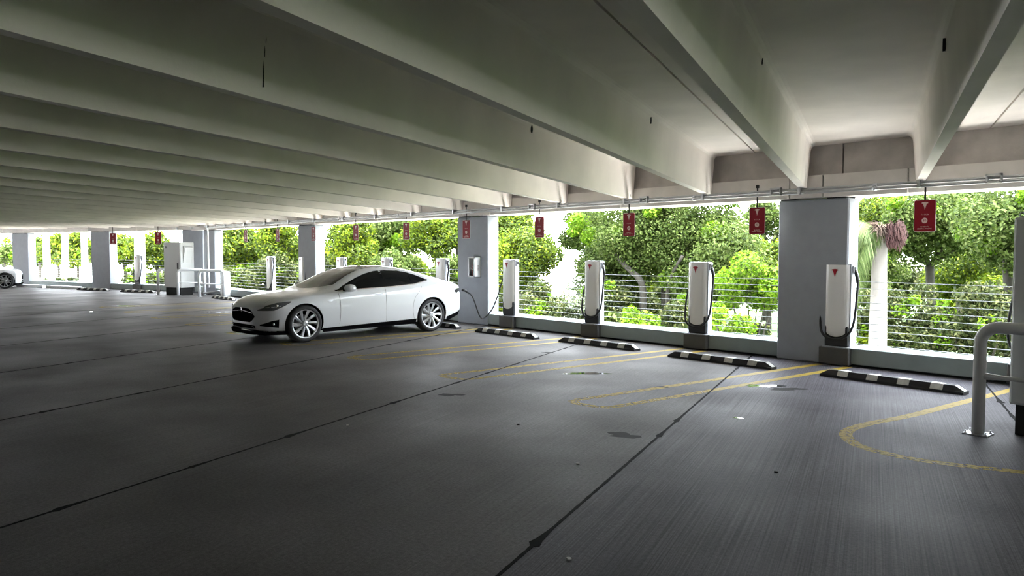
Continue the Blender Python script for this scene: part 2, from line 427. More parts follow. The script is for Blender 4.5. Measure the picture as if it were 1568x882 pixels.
column(lx(-46.0), lx(-44.65), -.02, .36, 2.59, 'leftmost grey concrete column, behind the car at the left edge', LM)

# ------------------------------------------------------------------ cable railings
def railing(a, b, label, mtx=None, y=11.76, step=.105, z0=.335):
    r = thing('cable_railing', label, 'railing')
    for i in range(10):
        p0, p1 = Vector((a, y, z0+step*i)), Vector((b, y, z0+step*i))
        if mtx is not None: p0, p1 = mtx @ p0, mtx @ p1
        n_ = 10; pts = []
        for j in range(n_+1):
            q = p0.lerp(p1, j/n_); q.z -= .012*math.sin(math.pi*j/n_); pts.append(q)
        obj('cable', T(pts, .0055, 6), 'galvanised', r, True)
        for p in (p0, p1):
            pass
    return r
railing(-5.495, 2.3, 'steel cable railing in the rightmost opening, in front of the palm')
railing(-13.975, -6.645, 'steel cable railing between the two columns right of the white sedan')
railing(-22.405, -15.125, 'steel cable railing behind the roof of the white sedan')
railing(-30.725, -23.555, 'steel cable railing behind the hood of the white sedan')
railing(lx(-38.42), -1.75, 'steel cable railing behind the distant charger at left', LM, y=.16, step=.11)
railing(lx(-44.65), lx(-39.73), 'steel cable railing in front of the white palm trunks at far left', LM, y=.16, step=.11)
railing(-29, lx(-46.0), 'steel cable railing above the car at the left edge', LM, y=.16, step=.11)

# ------------------------------------------------------------------ conduits under the ledge
def conduit(z, y, x1, label, r=.023):
    c = thing('conduit', label, 'pipe')
    pts = [(6, y, z), (0, y, z), (-10, y, z), (-20, y, z), (x1, y, z)]
    obj('pipe', T(pts, r, 10), 'galvanised', c, True)
    for x in np.arange(4.2, x1, -3.05):
        bm = lathe(bmesh.new(), [(r+.006, -.03), (r+.006, .03)], 'Z', 10, Matrix.Translation((x, y, z)) @ Matrix.Rotation(R(90), 4, 'Y'))
        obj('coupling', bm, 'steel', c, True)
    return c
conduit(2.672, 11.22, -30.7, 'upper grey metal conduit running below the ceiling beams')
c2 = conduit(2.622, 11.20, -30.45, 'lower light metal conduit running below the ceiling beams')
pts = [(-30.45, 11.20, 2.63)]+[(-30.45-.18*math.sin(a), 11.20+.10*math.sin(a), 2.63-.18*(1-math.cos(a))) for a in [R(15*i) for i in range(1, 7)]]+[(-30.63, 11.30, 2.2), (-30.63, 11.30, .3)]
obj('drop_pipe', T(pts, .03, 10), 'white_paint', c2, True)
# hangers under the stems
hg = 0
HL = 'small steel strap holding the conduits under a beam end'
for k in range(-9, 3):
    for s in (-1, 1):
        w = WJ0+P_T*(k-.5)+s*.79; x, y = onw(w, 11.25)
        bm = B(x-.018, x+.018, 11.15, 11.26, 2.597, ZB+.004); box(bm, x-.03, x+.03, 11.16, 11.25, ZB-.012, ZB+.004)
        obj('hanger_strap', bm, 'steel', c2)

# junction cleats
for x in (-3.44, -6.46, -9.06, -12.03):
    bm = B(x-.09, x-.07, 11.14, 11.20, 2.60, 2.72); box(bm, x+.07, x+.09, 11.14, 11.20, 2.60, 2.72); box(bm, x-.09, x+.09, 11.14, 11.18, 2.60, 2.62); box(bm, x-.09, x+.09, 11.14, 11.18, 2.69, 2.72)
    obj('square_clamp', bm, 'steel', c2)

# ------------------------------------------------------------------ emblem outline used on chargers and signs
def emblem_pts():
    # curved bar over a tapering stem
    top = [(-1.0, .78), (-.75, .90), (-.4, .97), (0, 1.0), (.4, .97), (.75, .90), (1.0, .78)]
    right = [(.93, .62), (.80, .60), (.62, .62), (.40, .64), (.24, .60), (.17, .30), (.07, -.5), (0, -1.0)]
    left = [(-x, y) for x, y in right[::-1][1:]]
    return top+right+left
def emblem(w, h, depth=.003):
    bm = bmesh.new(); ps = [(x*w/2, y*h/2) for x, y in emblem_pts()]
    extr_y(bm, ps, -depth, 0)
    bmesh.ops.triangulate(bm, faces=[f for f in bm.faces if len(f.verts) > 4])
    return bm
def text_mesh(s, size, name, ext=.0006):
    cu = bpy.data.curves.new(name, 'FONT'); cu.body = s; cu.size = size; cu.align_x = 'CENTER'; cu.align_y = 'CENTER'; cu.extrude = ext; cu.resolution_u = 2
    o = bpy.data.objects.new(name, cu); C.objects.link(o)
    dg = bpy.context.evaluated_depsgraph_get(); me = bpy.data.meshes.new_from_object(o.evaluated_get(dg))
    bpy.data.objects.remove(o); bpy.data.curves.remove(cu)
    me.transform(Matrix.Rotation(R(90), 4, 'X')); return me

# ------------------------------------------------------------------ charger
def front_shell():                      # white front, convex, with a rounded foot
    bm = bmesh.new(); w = .195; zt, zc = 1.53, .60; nx = 16
    def row(z):
        if z >= zc: hw = w
        else: hw = w*math.sqrt(max(0, 1-((zc-z)/.165)**2))
        return hw
    zs = [zt, 1.3, 1.0, .8, zc]+[zc-.165*math.sin(R(a)) for a in (12, 24, 36, 48, 60, 70, 78, 84, 89)]
    rows = []
    for z in zs:
        hw = row(z); r_ = []
        for i in range(nx+1):
            x = -hw+2*hw*i/nx; y = -.045*(1-(abs(x)/w)**4)
            if abs(x) > w-.012: y *= .6
            r_.append(bm.verts.new((x, y, z)))
        rows.append(r_)
    for i in range(len(rows)-1):
        for j in range(nx): bm.faces.new((rows[i][j], rows[i][j+1], rows[i+1][j+1], rows[i+1][j]))
    ex = bmesh.ops.extrude_face_region(bm, geom=bm.faces[:])
    for v in [v for v in ex['geom'] if isinstance(v, bmesh.types.BMVert)]: v.co.y = .03
    return bm
def make_charger(label, grp, plugged=False):
    c = thing('charging_station', label, 'charger', group=None)
    # base block in front of the curb
    obj('base_block', B(-.235, .235, -.09, .28, .02, .272, bevel=.008), 'block_dark', c)
    obj('base_plate', B(-.20, .30, -.06, .2, .270, .284, bevel=.003), 'charger_grey', c)
    obj('housing', B(-.185, .215, .0, .125, .284, 1.545, bevel=.008, seg=2), 'charger_grey', c)
    h = front_shell(); fs = obj('front_cover', h, 'charger_white', c)
    obj('emblem', _emb('charger', .105, .125, (-.02, -.0475, 1.405)), 'logo_red', fs)
    obj('kick_panel', B(-.18, .19, -.03, .02, .284, .60, bevel=.02, seg=2), 'black_plastic', c)
    obj('holster', B(.215, .245, .02, .10, 1.40, 1.52, bevel=.008), 'charger_grey', c)
    obj('socket', B(.243, .250, .035, .085, 1.43, 1.50), 'dark', c)
    if not plugged:
        cb = spline([(.235, .06, 1.42), (.275, .05, 1.36), (.30, .03, 1.26), (.305, 0, 1.1), (.295, -.02, .85), (.27, -.04, .62), (.20, -.075, .47), (.06, -.085, .405), (-.08, -.085, .41), (-.19, -.07, .48), (-.245, -.03, .62), (-.255, .02, .85), (-.24, .06, 1.05), (-.215, .085, 1.2), (-.18, .09, 1.25)], 6)
        obj('charging_cable', T(cb, .0175, 8), 'rubber', c, True)
        hd = spline([(.235, .06, 1.46), (.262, .05, 1.40), (.285, .04, 1.33), (.300, .03, 1.26)], 4)
        obj('connector_handle', T(hd, [.020]*4+[.027]*6+[.022]*3, 10), 'black_plastic', c, True)
        obj('connector_trim', T([(.268, .05, 1.45), (.292, .045, 1.39), (.318, .035, 1.31)], .009, 6), 'white_paint', c, True)
    return c
def _emb(n_, w, h, loc):
    bm = emblem(w, h); bmesh.ops.translate(bm, verts=bm.verts, vec=loc); return bm
CH = [(-3.10, 'charging station half hidden behind the large cabinet at right edge'),
      (-5.66, 'white charging station standing in front of the rightmost grey column'),
      (-8.19, 'white charging station next to the leafy bushes left of the rightmost column'),
      (-10.72, 'white charging station at the middle of the opening, second right of the white sedan'),
      (-13.26, 'white charging station with its cable plugged into the white sedan'),
      (-15.85, 'charging station behind the trunk of the white sedan, left of the extinguisher column'),
      (-18.42, 'charging station top seen above the rear roof of the white sedan'),
      (-20.90, 'charging station top seen above the front roof of the white sedan, right of a column'),
      (-23.36, 'charging station beside the column behind the windshield of the white sedan'),
      (-25.80, 'charging station standing alone behind the hood of the white sedan')]
c0 = make_charger('x', 'g')
PLUG = 4
for i, (x, lb) in enumerate(CH):
    if i == PLUG: c = make_charger(lb, '', True)
    else: c = c0 if i == 0 else copy_tree(c0)
    c['label'] = lb; c.location = (x, 11.60, 0)
far = copy_tree(c0); far['label'] = 'distant charging station before a palm trunk, left of the power cabinet'
far.location = (-36.55, yleft(-36.55)-.02, 0); far.rotation_euler = (0, 0, th)
# cable of the plugged charger to the car (in world space of that charger)
chp = [o for o in C.objects if o.name.startswith('charging_station') and o['label'] == CH[PLUG][1]][0]
PORT = Vector((-13.72, 10.66, .86))
base = Vector((CH[PLUG][0], 11.60, 0))
cp = spline([Vector((-.19, .06, 1.22))+base, Vector((-.26, .03, 1.05))+base, Vector((-.33, -.04, .72))+base, Vector((-.42, -.14, .40))+base, Vector((-.52, -.28, .22))+base, Vector((-.36, -.55, .28))+base*1, PORT+Vector((.04, .24, -.16)), PORT+Vector((.0, .08, -.01)), PORT+Vector((0, -.02, .01))], 8)
o = obj('charging_cable', T([p-base for p in cp], .0155, 8), 'rubber', chp, True)
obj('connector_handle', T([PORT-base+Vector((0, .16, -.07)), PORT-base+Vector((0, .06, -.0)), PORT-base+Vector((0, -.03, .012))], [.018, .03, .026], 10), 'black_plastic', chp, True)

# ------------------------------------------------------------------ hanging signs
def make_sign():
    s = thing('hanging_sign', 'x', 'sign')
    W_, H_ = .285, .435
    def rr(w, h, r, d0, d1):
        ps = []
        for cx, cz_, a0 in ((w/2-r, h/2-r, 0), (-w/2+r, h/2-r, 90), (-w/2+r, -h/2+r, 180), (w/2-r, -h/2+r, 270)):
            for a in range(0, 91, 30): ps.append((cx+r*math.cos(R(a0+a)), cz_+r*math.sin(R(a0+a))))
        return extr_y(bmesh.new(), ps, d0, d1)
    obj('sign_border', rr(W_, H_, .025, -.001, .003), 'sign_white', s)
    f = obj('sign_face', rr(W_-.012, H_-.012, .020, -.003, -.001), 'sign_red', s)
    e = obj('emblem', _emb('s', .085, .105, (0, -.003, .135)), 'sign_print', f)
    for t_, z, sz in (('T E S L A', .018, .026), ('30 MINUTE', -.150, .0215), ('GENERAL PARKING', -.176, .0215)):
        o = link_mesh('lettering', text_mesh(t_, sz, 'lettering'), 'sign_print', f); o.location = (0, -.004, z)
    bm = lathe(bmesh.new(), [(.037, -.001), (.037, .001)], 'Y', 24); o = obj('number_disc', bm, 'sign_print', f); o.location = (0, -.0035, -.065)
    o = link_mesh('lettering', text_mesh('30', .045, 'lettering'), 'sign_red', f); o.location = (0, -.0055, -.065)
    obj('hanger_rod', B(-.011, .011, -.006, .006, .21, .535), 'dark', s)
    obj('bracket', B(-.018, .018, -.02, .02, .52, .57), 'dark', s)
    return s
SG = [(-4.31, 'red hanging sign in the rightmost opening, beside the palm crown'),
      (-6.86, 'red hanging sign just left of the rightmost column'),
      (-9.52, 'red hanging sign third from the right, before the broad tree'),
      (-11.94, 'red hanging sign right of the extinguisher column'),
      (-14.415, 'red hanging sign in front of the extinguisher column'),
      (-16.91, 'red hanging sign first to the left of the extinguisher column'),
      (-19.43, 'red hanging sign above the roof of the white sedan'),
      (-21.95, 'red hanging sign in front of the column behind the windshield'),
      (-24.46, 'red hanging sign first to the left of the windshield column'),
      (-27.04, 'red hanging sign in the opening above the nose of the white sedan')]
s0 = make_sign()
for i, (x, lb) in enumerate(SG):
    s = s0 if i == 0 else copy_tree(s0)
    s['label'] = lb; s.location = (x, 11.3, 2.22+.004*i)
for x, lb in ((-34.97, 'red hanging sign to the left of the power cabinet'), (-37.95, 'red hanging sign leftmost of all, beside a column')):
    s = copy_tree(s0); s['label'] = lb; s.location = (x, yleft(x)-.135, 2.26); s.rotation_euler = (0, 0, th+R(12)); s.scale = (1.18, 1, 1.18)

# ------------------------------------------------------------------ wheel stops
def make_stop(L=1.88):
    s = thing('wheel_stop', 'x', 'wheel stop')
    h, wd = .10, .16
    bm = bmesh.new()
    sec = [(-wd/2, 0), (-wd/2, .035), (-.045, h), (.045, h), (wd/2, .035), (wd/2, 0)]
    for xs in [( -L/2, -L/2+.12, L/2-.12, L/2)]:
        rows = []
        for j, x in enumerate(xs):
            e = j in (0, 3)
            rows.append([bm.verts.new((x, y, (z*.35 if z > .05 else z*.9) if e else z)) for y, z in sec])
        for j in range(3):
            for q in range(5): bm.faces.new((rows[j][q], rows[j][q+1], rows[j+1][q+1], rows[j+1][q]))
        bm.faces.new(rows[0]); bm.faces.new(rows[3][::-1])
    obj('rubber_body', bm, 'rubber', s)
    for j in range(4):
        x = -L/2+.33+j*.41; a = .075; e = .003
        bm = bmesh.new(); pr = [(-wd/2-e, .036), (-.046, h+e), (.046, h+e), (wd/2+e, .036)]
        A_ = [bm.verts.new((x-a, y, z)) for y, z in pr]; B_ = [bm.verts.new((x+a, y, z)) for y, z in pr]
        for q in range(3): bm.faces.new((A_[q], A_[q+1], B_[q+1], B_[q]))
        ex = bmesh.ops.extrude_face_region(bm, geom=bm.faces[:]); bmesh.ops.translate(bm, verts=[v for v in ex['geom'] if isinstance(v, bmesh.types.BMVert)], vec=(0, 0, -.006))
        obj('reflective_pad', bm, 'stop_white', s)
    bm = bmesh.new(); a = L/2-.115; e = .004
    v = [bm.verts.new(p) for p in ((a, -.042, h+.002), (a, .042, h+.002), (L/2-.004, .045, .04), (L/2-.004, -.045, .04))]
    bm.faces.new(v); ex = bmesh.ops.extrude_face_region(bm, geom=bm.faces[:]); bmesh.ops.translate(bm, verts=[q for q in ex['geom'] if isinstance(q, bmesh.types.BMVert)], vec=(-.004, 0, -.008))
    obj('end_cap', bm, 'stop_white', s)
    return s
ST = [(-4.37, 10.44, -.06, 'black and white rubber wheel stop nearest the camera, right'),
      (-6.98, 10.47, -.01, 'black and white wheel stop second from the right'),
      (-9.67, 10.62, -.01, 'black and white wheel stop third from the right'),
      (-12.15, 10.55, -.015, 'black and white wheel stop just right of the white sedan'),
      (-14.78, 10.62, 0, 'black and white wheel stop under the tail of the white sedan'),
      (-27.75, 10.75, 0, 'black and white wheel stop in front of the nose of the white sedan')]
t0 = make_stop()
for i, (x, y, rz, lb) in enumerate(ST):
    s = t0 if i == 0 else copy_tree(t0)
    s['label'] = lb; s.location = (x, y, .0); s.rotation_euler = (0, 0, rz)
for x, y, lb in ((-34.6, 9.84, 'black and white wheel stop left of the power cabinet'), (-37.6, 8.86, 'black and white wheel stop farthest to the left')):
    s = copy_tree(t0); s['label'] = lb; s.location = (x, y, 0); s.rotation_euler = (0, 0, th); s.scale = (1.14, 1.1, 1.1)
def concrete_stop(x, y, rz, L, lb):
    bm = bmesh.new(); extr_y(bm, [(-L/2, 0), (-L/2+.03, .13), (L/2-.03, .13), (L/2, 0)], -.08, .08)
    o = obj('parking_block', bm, 'white_paint'); o.location = (x, y, 0); o.rotation_euler = (0, 0, rz); tag(o, lb, 'parking block')
concrete_stop(-42.9, 7.45, th, 2.2, 'pale concrete parking block beside the front wheel of the car at left edge')
concrete_stop(-40.3, 8.30, th, 2.6, 'pale concrete parking block between the left car and the wheel stops')

# ------------------------------------------------------------------ guard rails
def guard(p0, p1, ht, label, r=.056, lower=None, ends=True, m='white_paint'):
    g = thing('guard_rail', label, 'guard rail')
    a, b = Vector((*p0, 0)), Vector((*p1, 0)); d = (b-a).normalized(); rb = .16
    top = ht-r
    pts = [a+Vector((0, 0, .0)), a+Vector((0, 0, top-rb))]
    pts += [a+d*rb*(1-math.cos(t))+Vector((0, 0, top-rb+rb*math.sin(t))) for t in [R(11.25*i) for i in range(1, 9)]]
    pts += [b-d*rb*(1-math.cos(t))+Vector((0, 0, top-rb+rb*math.sin(t))) for t in [R(90-11.25*i) for i in range(0, 9)]]
    pts += [b]
    obj('bent_pipe', T(pts, r, 20), m, g, True)
    if lower: obj('lower_bar', T([a+Vector((0, 0, lower))+d*.04, a+d*.18+Vector((0, 0, lower)), b-d*.04+Vector((0, 0, lower))], [.035, .022, .022], 10), m, g, True)
    for p in (a, b):
        bm = B(p.x-.11, p.x+.11, p.y-.09, p.y+.09, 0, .010)
        fp = obj('foot_plate', bm, 'galvanised', g)
        for sx in (-.088, .088):
            for sy in (-.065, .065):
                obj('anchor_bolt', lathe(bmesh.new(), [(.012, .01), (.012, .02), (.007, .021), (.007, .038)], 'Z', 6, Matrix.Translation((p.x+sx, p.y+sy, 0))), 'steel', fp)
    return g
guard((-2.61, 8.23), (-.6, 8.23), 1.085, 'white bent pipe guard rail in front of the large cabinet at right', lower=.56, m='cabinet_paint')
guard((-32.5, 10.0), (-32.95, 11.15), 1.05, 'white bent pipe guard rail left of the far power cabinet', lower=.45)
guard((-31.28, 10.36), (-30.80, 11.2), 1.05, 'white bent pipe guard rail at the front corner of the far power cabinet', lower=.5)
guard((-29.68, 10.6), (-28.95, 11.25), 1.05, 'white bent pipe guard rail right of the far power cabinet, by the corner column', lower=.5)

# ------------------------------------------------------------------ power cabinets
def cabinet(label, loc, rz, W_=1.05, D_=.75, side=True):
    c = thing('power_cabinet', label, 'cabinet', loc, rz)
    obj('body', B(-W_/2, W_/2, 0, D_, .29, 2.06, bevel=.012), 'cabinet_paint', c)
    dr = obj('door', B(-W_/2+.02, W_/2-.02, -.022, 0, .31, 2.04, bevel=.006), 'cabinet_paint', c)
    obj('door_handle', B(W_/2-.17, W_/2-.12, -.05, -.022, 1.02, 1.26, bevel=.01), 'black_plastic', dr)
    obj('badge', lathe(bmesh.new(), [(.045, -.028), (.045, -.022)], 'Y', 16, Matrix.Translation((-W_/2+.16, 0, 1.87))), 'black_plastic', dr)
    obj('plinth', B(-W_/2+.05, W_/2-.06, .03, D_-.05, 0, .29), 'dark', c)
    bm = bmesh.new()
    for x in (-W_/2+.05, W_/2-.05):
        lathe(bm, [(.008+.0, 0)], 'Z', 3) if False else None
        ring = [Vector((x+.022*math.cos(a), .06, 2.085+.022*math.sin(a))) for a in [2*math.pi*i/12 for i in range(13)]]
        tube(bm, ring, .006, 6)
        box(bm, x-.02, x+.02, .04, .08, 2.06, 2.068)
    obj('lifting_eye', bm, 'steel', c)
    if side:
        bm = bmesh.new(); a = [(W_/2, 1.93), (W_/2+.10, 1.86), (W_/2+.10, 1.72), (W_/2, 1.25)]
        extr_y(bm, a, .12, D_-.12); obj('vent_hood', bm, 'cabinet_paint', c)
    return c
cabinet('tall pale power cabinet cut by the right edge of the picture', (-2.42+.60, 8.44, 0), 0, 1.2, 1.0, False)
cd = Vector((math.cos(th), math.sin(th), 0))
cabinet('tall white power cabinet among guard rails, left of the corner column', Vector((-31.37, 10.50, 0))-cd*.50, th, 1.0, .62)
# low white junction box and electrical conduits near the corner column
bx = thing('junction_box', 'low white junction box by the foot of the corner column', 'box', (-29.35, 11.35, 0))
obj('body', B(-.22, .22, 0, .2, 0, .95, bevel=.01), 'white_paint', bx); obj('lid', B(-.2, .2, -.015, 0, .1, .9), 'white_paint', bx)
o = obj('floor_pipe', T(spline([(-31.2, 11.3, .05), (-30.7, 11.15, .09), (-30.3, 11.1, .12), (-29.8, 11.4, .2)], 5), .035, 8), 'galvanised', None, True); tag(o, 'grey conduit lying on the floor beside the far power cabinet', 'pipe')

# fire extinguisher cabinet on column
f = thing('fire_extinguisher_cabinet', 'white glazed fire extinguisher box mounted on the column beside the sedan', 'extinguisher box', (-14.36, 11.58, 1.36))
bm = bmesh.new(); w_, d_, h_ = .13, .17, .24
for a in ((-w_, w_, -.012, 0, -h_, h_), (-w_, w_, -d_, 0, h_-.015, h_), (-w_, w_, -d_, 0, -h_, -h_+.015), (w_-.012, w_, -d_, 0, -h_, h_), (-w_, -w_+.012, -d_, 0, -h_, h_)): box(bm, *a)
obj('box_shell', bm, 'white_paint', f)
bm = bmesh.new()
for a in ((-w_, -w_+.05, -d_-.012, -d_, -h_, h_), (w_-.045, w_, -d_-.012, -d_, -h_, h_), (-w_, w_, -d_-.012, -d_, h_-.035, h_), (-w_, w_, -d_-.012, -d_, -h_, -h_+.035)): box(bm, *a)
obj('door_frame', bm, 'white_paint', f)
g_ = bpy.data.materials.new('clear_pane'); g_.use_nodes = True; pb = g_.node_tree.nodes['Principled BSDF']; pb.inputs['Transmission Weight'].default_value = 1; pb.inputs['Roughness'].default_value = .02; pb.inputs['IOR'].default_value = 1.1; pb.inputs['Base Color'].default_value = (.8, .8, .78, 1); M['clear_pane'] = g_
obj('glass_pane', B(-w_+.05, w_-.045, -d_-.006, -d_-.002, -h_+.035, h_-.035), 'clear_pane', f)
o = link_mesh('lettering', text_mesh('FIRE', .075, 'lettering', .001), 'label_dark', f); o.rotation_euler = (0, R(90), R(90)); o.location = (w_+.002, -d_/2, -.02)
ex_ = thing('fire_extinguisher', 'dark red fire extinguisher inside the glazed box on the column', 'fire extinguisher', (-14.36, 11.49, 1.15))
obj('cylinder_body', lathe(bmesh.new(), [(.045, 0), (.05, .01), (.05, .24), (.03, .29), (.015, .31), (.015, .33)], 'Z', 16), 'extinguisher', ex_, True)
obj('valve_handle', B(-.02, .045, -.01, .01, .33, .37), 'black_plastic', ex_)

# ------------------------------------------------------------------ cars
def smooth1(a, sig):
    n_ = int(3*sig)+1; k = np.exp(-.5*(np.arange(-n_, n_+1)/sig)**2); k /= k.sum()
    lo = 2*a[:1]-a[1:n_+1][::-1]; hi = 2*a[-1:]-a[-n_-1:-1][::-1]
    return np.apply_along_axis(lambda v: np.convolve(v, k, 'valid'), 0, np.concatenate([lo, a, hi]))
NX = 220
XS = np.linspace(-2.56, 2.41, NX)
def key(d):
    k = sorted(d.items()); return smooth1(np.interp(XS, [a for a, _ in k], [b for _, b in k])[:, None], 3.2)[:, 0]
k_zt = key({2.41: .66, 2.35: .725, 2.2: .80, 1.9: .87, 1.5: .925, 1.2: .955, 1.02: .985, .75: 1.11, .4: 1.27, .1: 1.375, -.2: 1.43, -.55: 1.435, -.9: 1.40, -1.3: 1.315, -1.7: 1.205, -2.1: 1.095, -2.38: 1.04, -2.48: 1.0, -2.56: .90})
k_zs = key({2.41: .60, 2.2: .70, 1.9: .785, 1.5: .85, 1.0: .905, .5: .93, 0: .945, -.5: .962, -1: .985, -1.5: 1.005, -2.0: 1.005, -2.4: .975, -2.56: .84})
k_w = key({2.41: .44, 2.385: .56, 2.34: .655, 2.26: .75, 2.12: .835, 1.9: .905, 1.48: .962, .9: .955, .3: .955, -.5: .962, -1.0: .975, -1.48: .982, -1.9: .965, -2.2: .915, -2.42: .85, -2.52: .76, -2.56: .66})
k_zb = key({2.41: .27, 2.2: .20, 1.9: .18, -1.8: .18, -2.2: .22, -2.56: .36})
k_c = np.clip(smooth1(np.interp(XS, [-2.2, -1.3, .35, 1.0], [0, 1, 1, 0])[:, None], 4)[:, 0], 0, 1)
def car_sections():
    NS = 90; out = np.zeros((NX, NS, 2))
    for i in range(NX):
        w, zs, zt, zb, c = k_w[i], k_zs[i], k_zt[i], k_zb[i], k_c[i]; d = zt-zs
        cabin = [(.925*w, zs+.04), (.865*w, zs+.36*d), (.775*w, zs+.66*d), (.655*w, zs+.88*d), (.50*w, zs+.965*d), (.25*w, zs+.995*d), (0, zt)]
        hood = [(.925*w, zs+.10*d), (.86*w, zs+.35*d), (.74*w, zs+.62*d), (.60*w, zs+.80*d), (.42*w, zs+.90*d), (.2*w, zs+.98*d), (0, zt)]
        top = [(a[0]*c+b[0]*(1-c), a[1]*c+b[1]*(1-c)) for a, b in zip(cabin, hood)]
        pts = np.array([(0, zb), (.8*w, zb), (.93*w, zb+.02), (.965*w, zb+.10), (.988*w, .42), (1.0*w, .60), (.995*w, .72), (.98*w, zs-.08), (.955*w, zs-.01)]+top)
        s = np.concatenate([[0], np.cumsum(np.hypot(*np.diff(pts, axis=0).T))])
        # fixed share of samples for every control span keeps rows aligned
        u = np.linspace(0, len(pts)-1, NS)
        q = np.stack([np.interp(u, range(len(pts)), pts[:, 0]), np.interp(u, range(len(pts)), pts[:, 1])], 1)
        m = np.concatenate([q[1:12][::-1]*[-1, 1], q, q[-12:-1][::-1]*[-1, 1]])
        sm = smooth1(m, 2.4)[11:-11]; sm[0, 0] = 0; sm[-1, 0] = 0
        out[i] = sm
    return out
SEC = car_sections(); NS = SEC.shape[1]
i_lo = 12                               # first sample on the flank
def sec_at(x):
    f_ = np.clip((x-XS[0])/(XS[-1]-XS[0])*(NX-1), 0, NX-1.001); i = int(f_); t = f_-i
    return SEC[i]*(1-t)+SEC[i+1]*t
def SY(x, z):                           # half width of the body at (x, z)
    s = sec_at(x)[i_lo:]; zz = np.maximum.accumulate(s[:, 1]); return float(np.interp(z, zz, s[:, 0]))
def TZ(x, y):                           # height of the upper surface at (x, y)
    s = sec_at(x)[40:][::-1]; yy = np.maximum.accumulate(s[:, 0]); return float(np.interp(abs(y), yy, s[:, 1]))
def NXF(y, z):                          # nose position at (y, z)
    x = 2.41
    while x > 1.2 and SY(x, z) < abs(y): x -= .01
    return x
def grid(P, thick=None):
    bm = bmesh.new(); V = [[bm.verts.new(p) for p in r] for r in P]
    for i in range(len(V)-1):
        for j in range(len(V[0])-1): bm.faces.new((V[i][j], V[i+1][j], V[i+1][j+1], V[i][j+1]))
    return bm
def side_patch(xa, xb, zl, zu, s, off=.003, nx=40, nz=8):
    P = []
    for i in range(nx+1):
        x = xa+(xb-xa)*i/nx; a, b = zl(x), zu(x); r_ = []
        for j in range(nz+1):
            z = a+(b-a)*j/nz; r_.append((x, s*(SY(x, z)+off), z))
        P.append(r_)
    return grid(P)
def itp(*kv):
    k = sorted(kv); return lambda x: float(np.interp(x, [a for a, _ in k], [b for _, b in k]))
def line_patch(pts, s, wd=.007, off=.0025):
    P = []
    for i, (x, z) in enumerate(pts):
        a = pts[max(i-1, 0)]; b = pts[min(i+1, len(pts)-1)]; dx, dz = b[0]-a[0], b[1]-a[1]; L_ = math.hypot(dx, dz); nx_, nz_ = -dz/L_*wd/2, dx/L_*wd/2
        P.append([(x+nx_, s*(SY(x+nx_, z+nz_)+off), z+nz_), (x-nx_, s*(SY(x-nx_, z-nz_)+off), z-nz_)])
    return grid(P)
def dens(pts, n=8):
    return [(v.x, v.z) for v in spline([(x, 0, z) for x, z in pts], n)]
def make_wheel(parent, x, s, style, R_=.352, rr=.272):
    y0 = s*.955
    def Lt(prof, name, m, par, seg=40, sm=True):
        bm = lathe(bmesh.new(), [(r, s*h) for r, h in prof], 'Y', seg, caps=False); o = obj(name, bm, m, par, sm); return o
    bm = lathe(bmesh.new(), [(rr-.012, s*-.03), (rr-.012, s*-.2), (.03, s*-.2)], 'Y', 40, caps=False)
    # rim: lip and spokes
    r_ = bmesh.new(); lathe(r_, [(rr+.004, 0), (rr+.004, s*-.02), (rr-.022, s*-.03), (rr-.018, s*-.004)], 'Y', 48, closed=True)
    lathe(r_, [(.0, s*-.018), (.035, s*-.018), (.06, s*-.03), (.065, s*-.06)], 'Y', 20, caps=False)
    n_ = 10
    for k in range(n_):
        if style == 'turbine':
            a = 2*math.pi*k/n_; w0, w1, tw = .016, .036, .16
        else:
            a = 2*math.pi*(k//2)/5+(.16 if k % 2 else -.16); w0, w1, tw = .016, .020, (.10 if k % 2 else -.10)
        sec = []
        for q in range(5):
            u = q/4; rad = .05+(rr-.012-.05)*u; aa = a+tw*u; hw = w0+(w1-w0)*u
            cx, cz_ = rad*math.cos(aa), rad*math.sin(aa); tx, tz = -math.sin(aa), math.cos(aa); y = -.028+.012*u
            sec.append([Vector((cx+tx*hw, s*(y-.014), cz_+tz*hw)), Vector((cx+tx*hw*.3, s*y, cz_+tz*hw*.3)), Vector((cx-tx*hw, s*(y-.006), cz_-tz*hw)), Vector((cx, s*(y-.03), cz_))])
        V = [[r_.verts.new(v) for v in ring] for ring in sec]
        for q in range(4):
            for j in range(4): r_.faces.new((V[q][j], V[q][(j+1) % 4], V[q+1][(j+1) % 4], V[q+1][j]))
        r_.faces.new(V[0][::-1]); r_.faces.new(V[4])
    w = obj('wheel', r_, 'rim_silver', parent); w.location = (x, y0, R_)
    w.rotation_euler = (0, R(9), 0)
    obj('barrel', bm, 'car_black', w, True)
    Lt([(.02, -.11), (.17, -.11), (.17, -.13), (.02, -.13)], 'brake_disc', 'galvanised', w, 32)
    Lt([(rr, .0), (rr+.012, .006), (R_-.03, .008), (R_-.008, -.012), (R_, -.035), (R_, -.20), (R_-.02, -.235), (rr, -.235)], 'tyre', 'rubber', w, 56)
    return w
BODY_ME = None
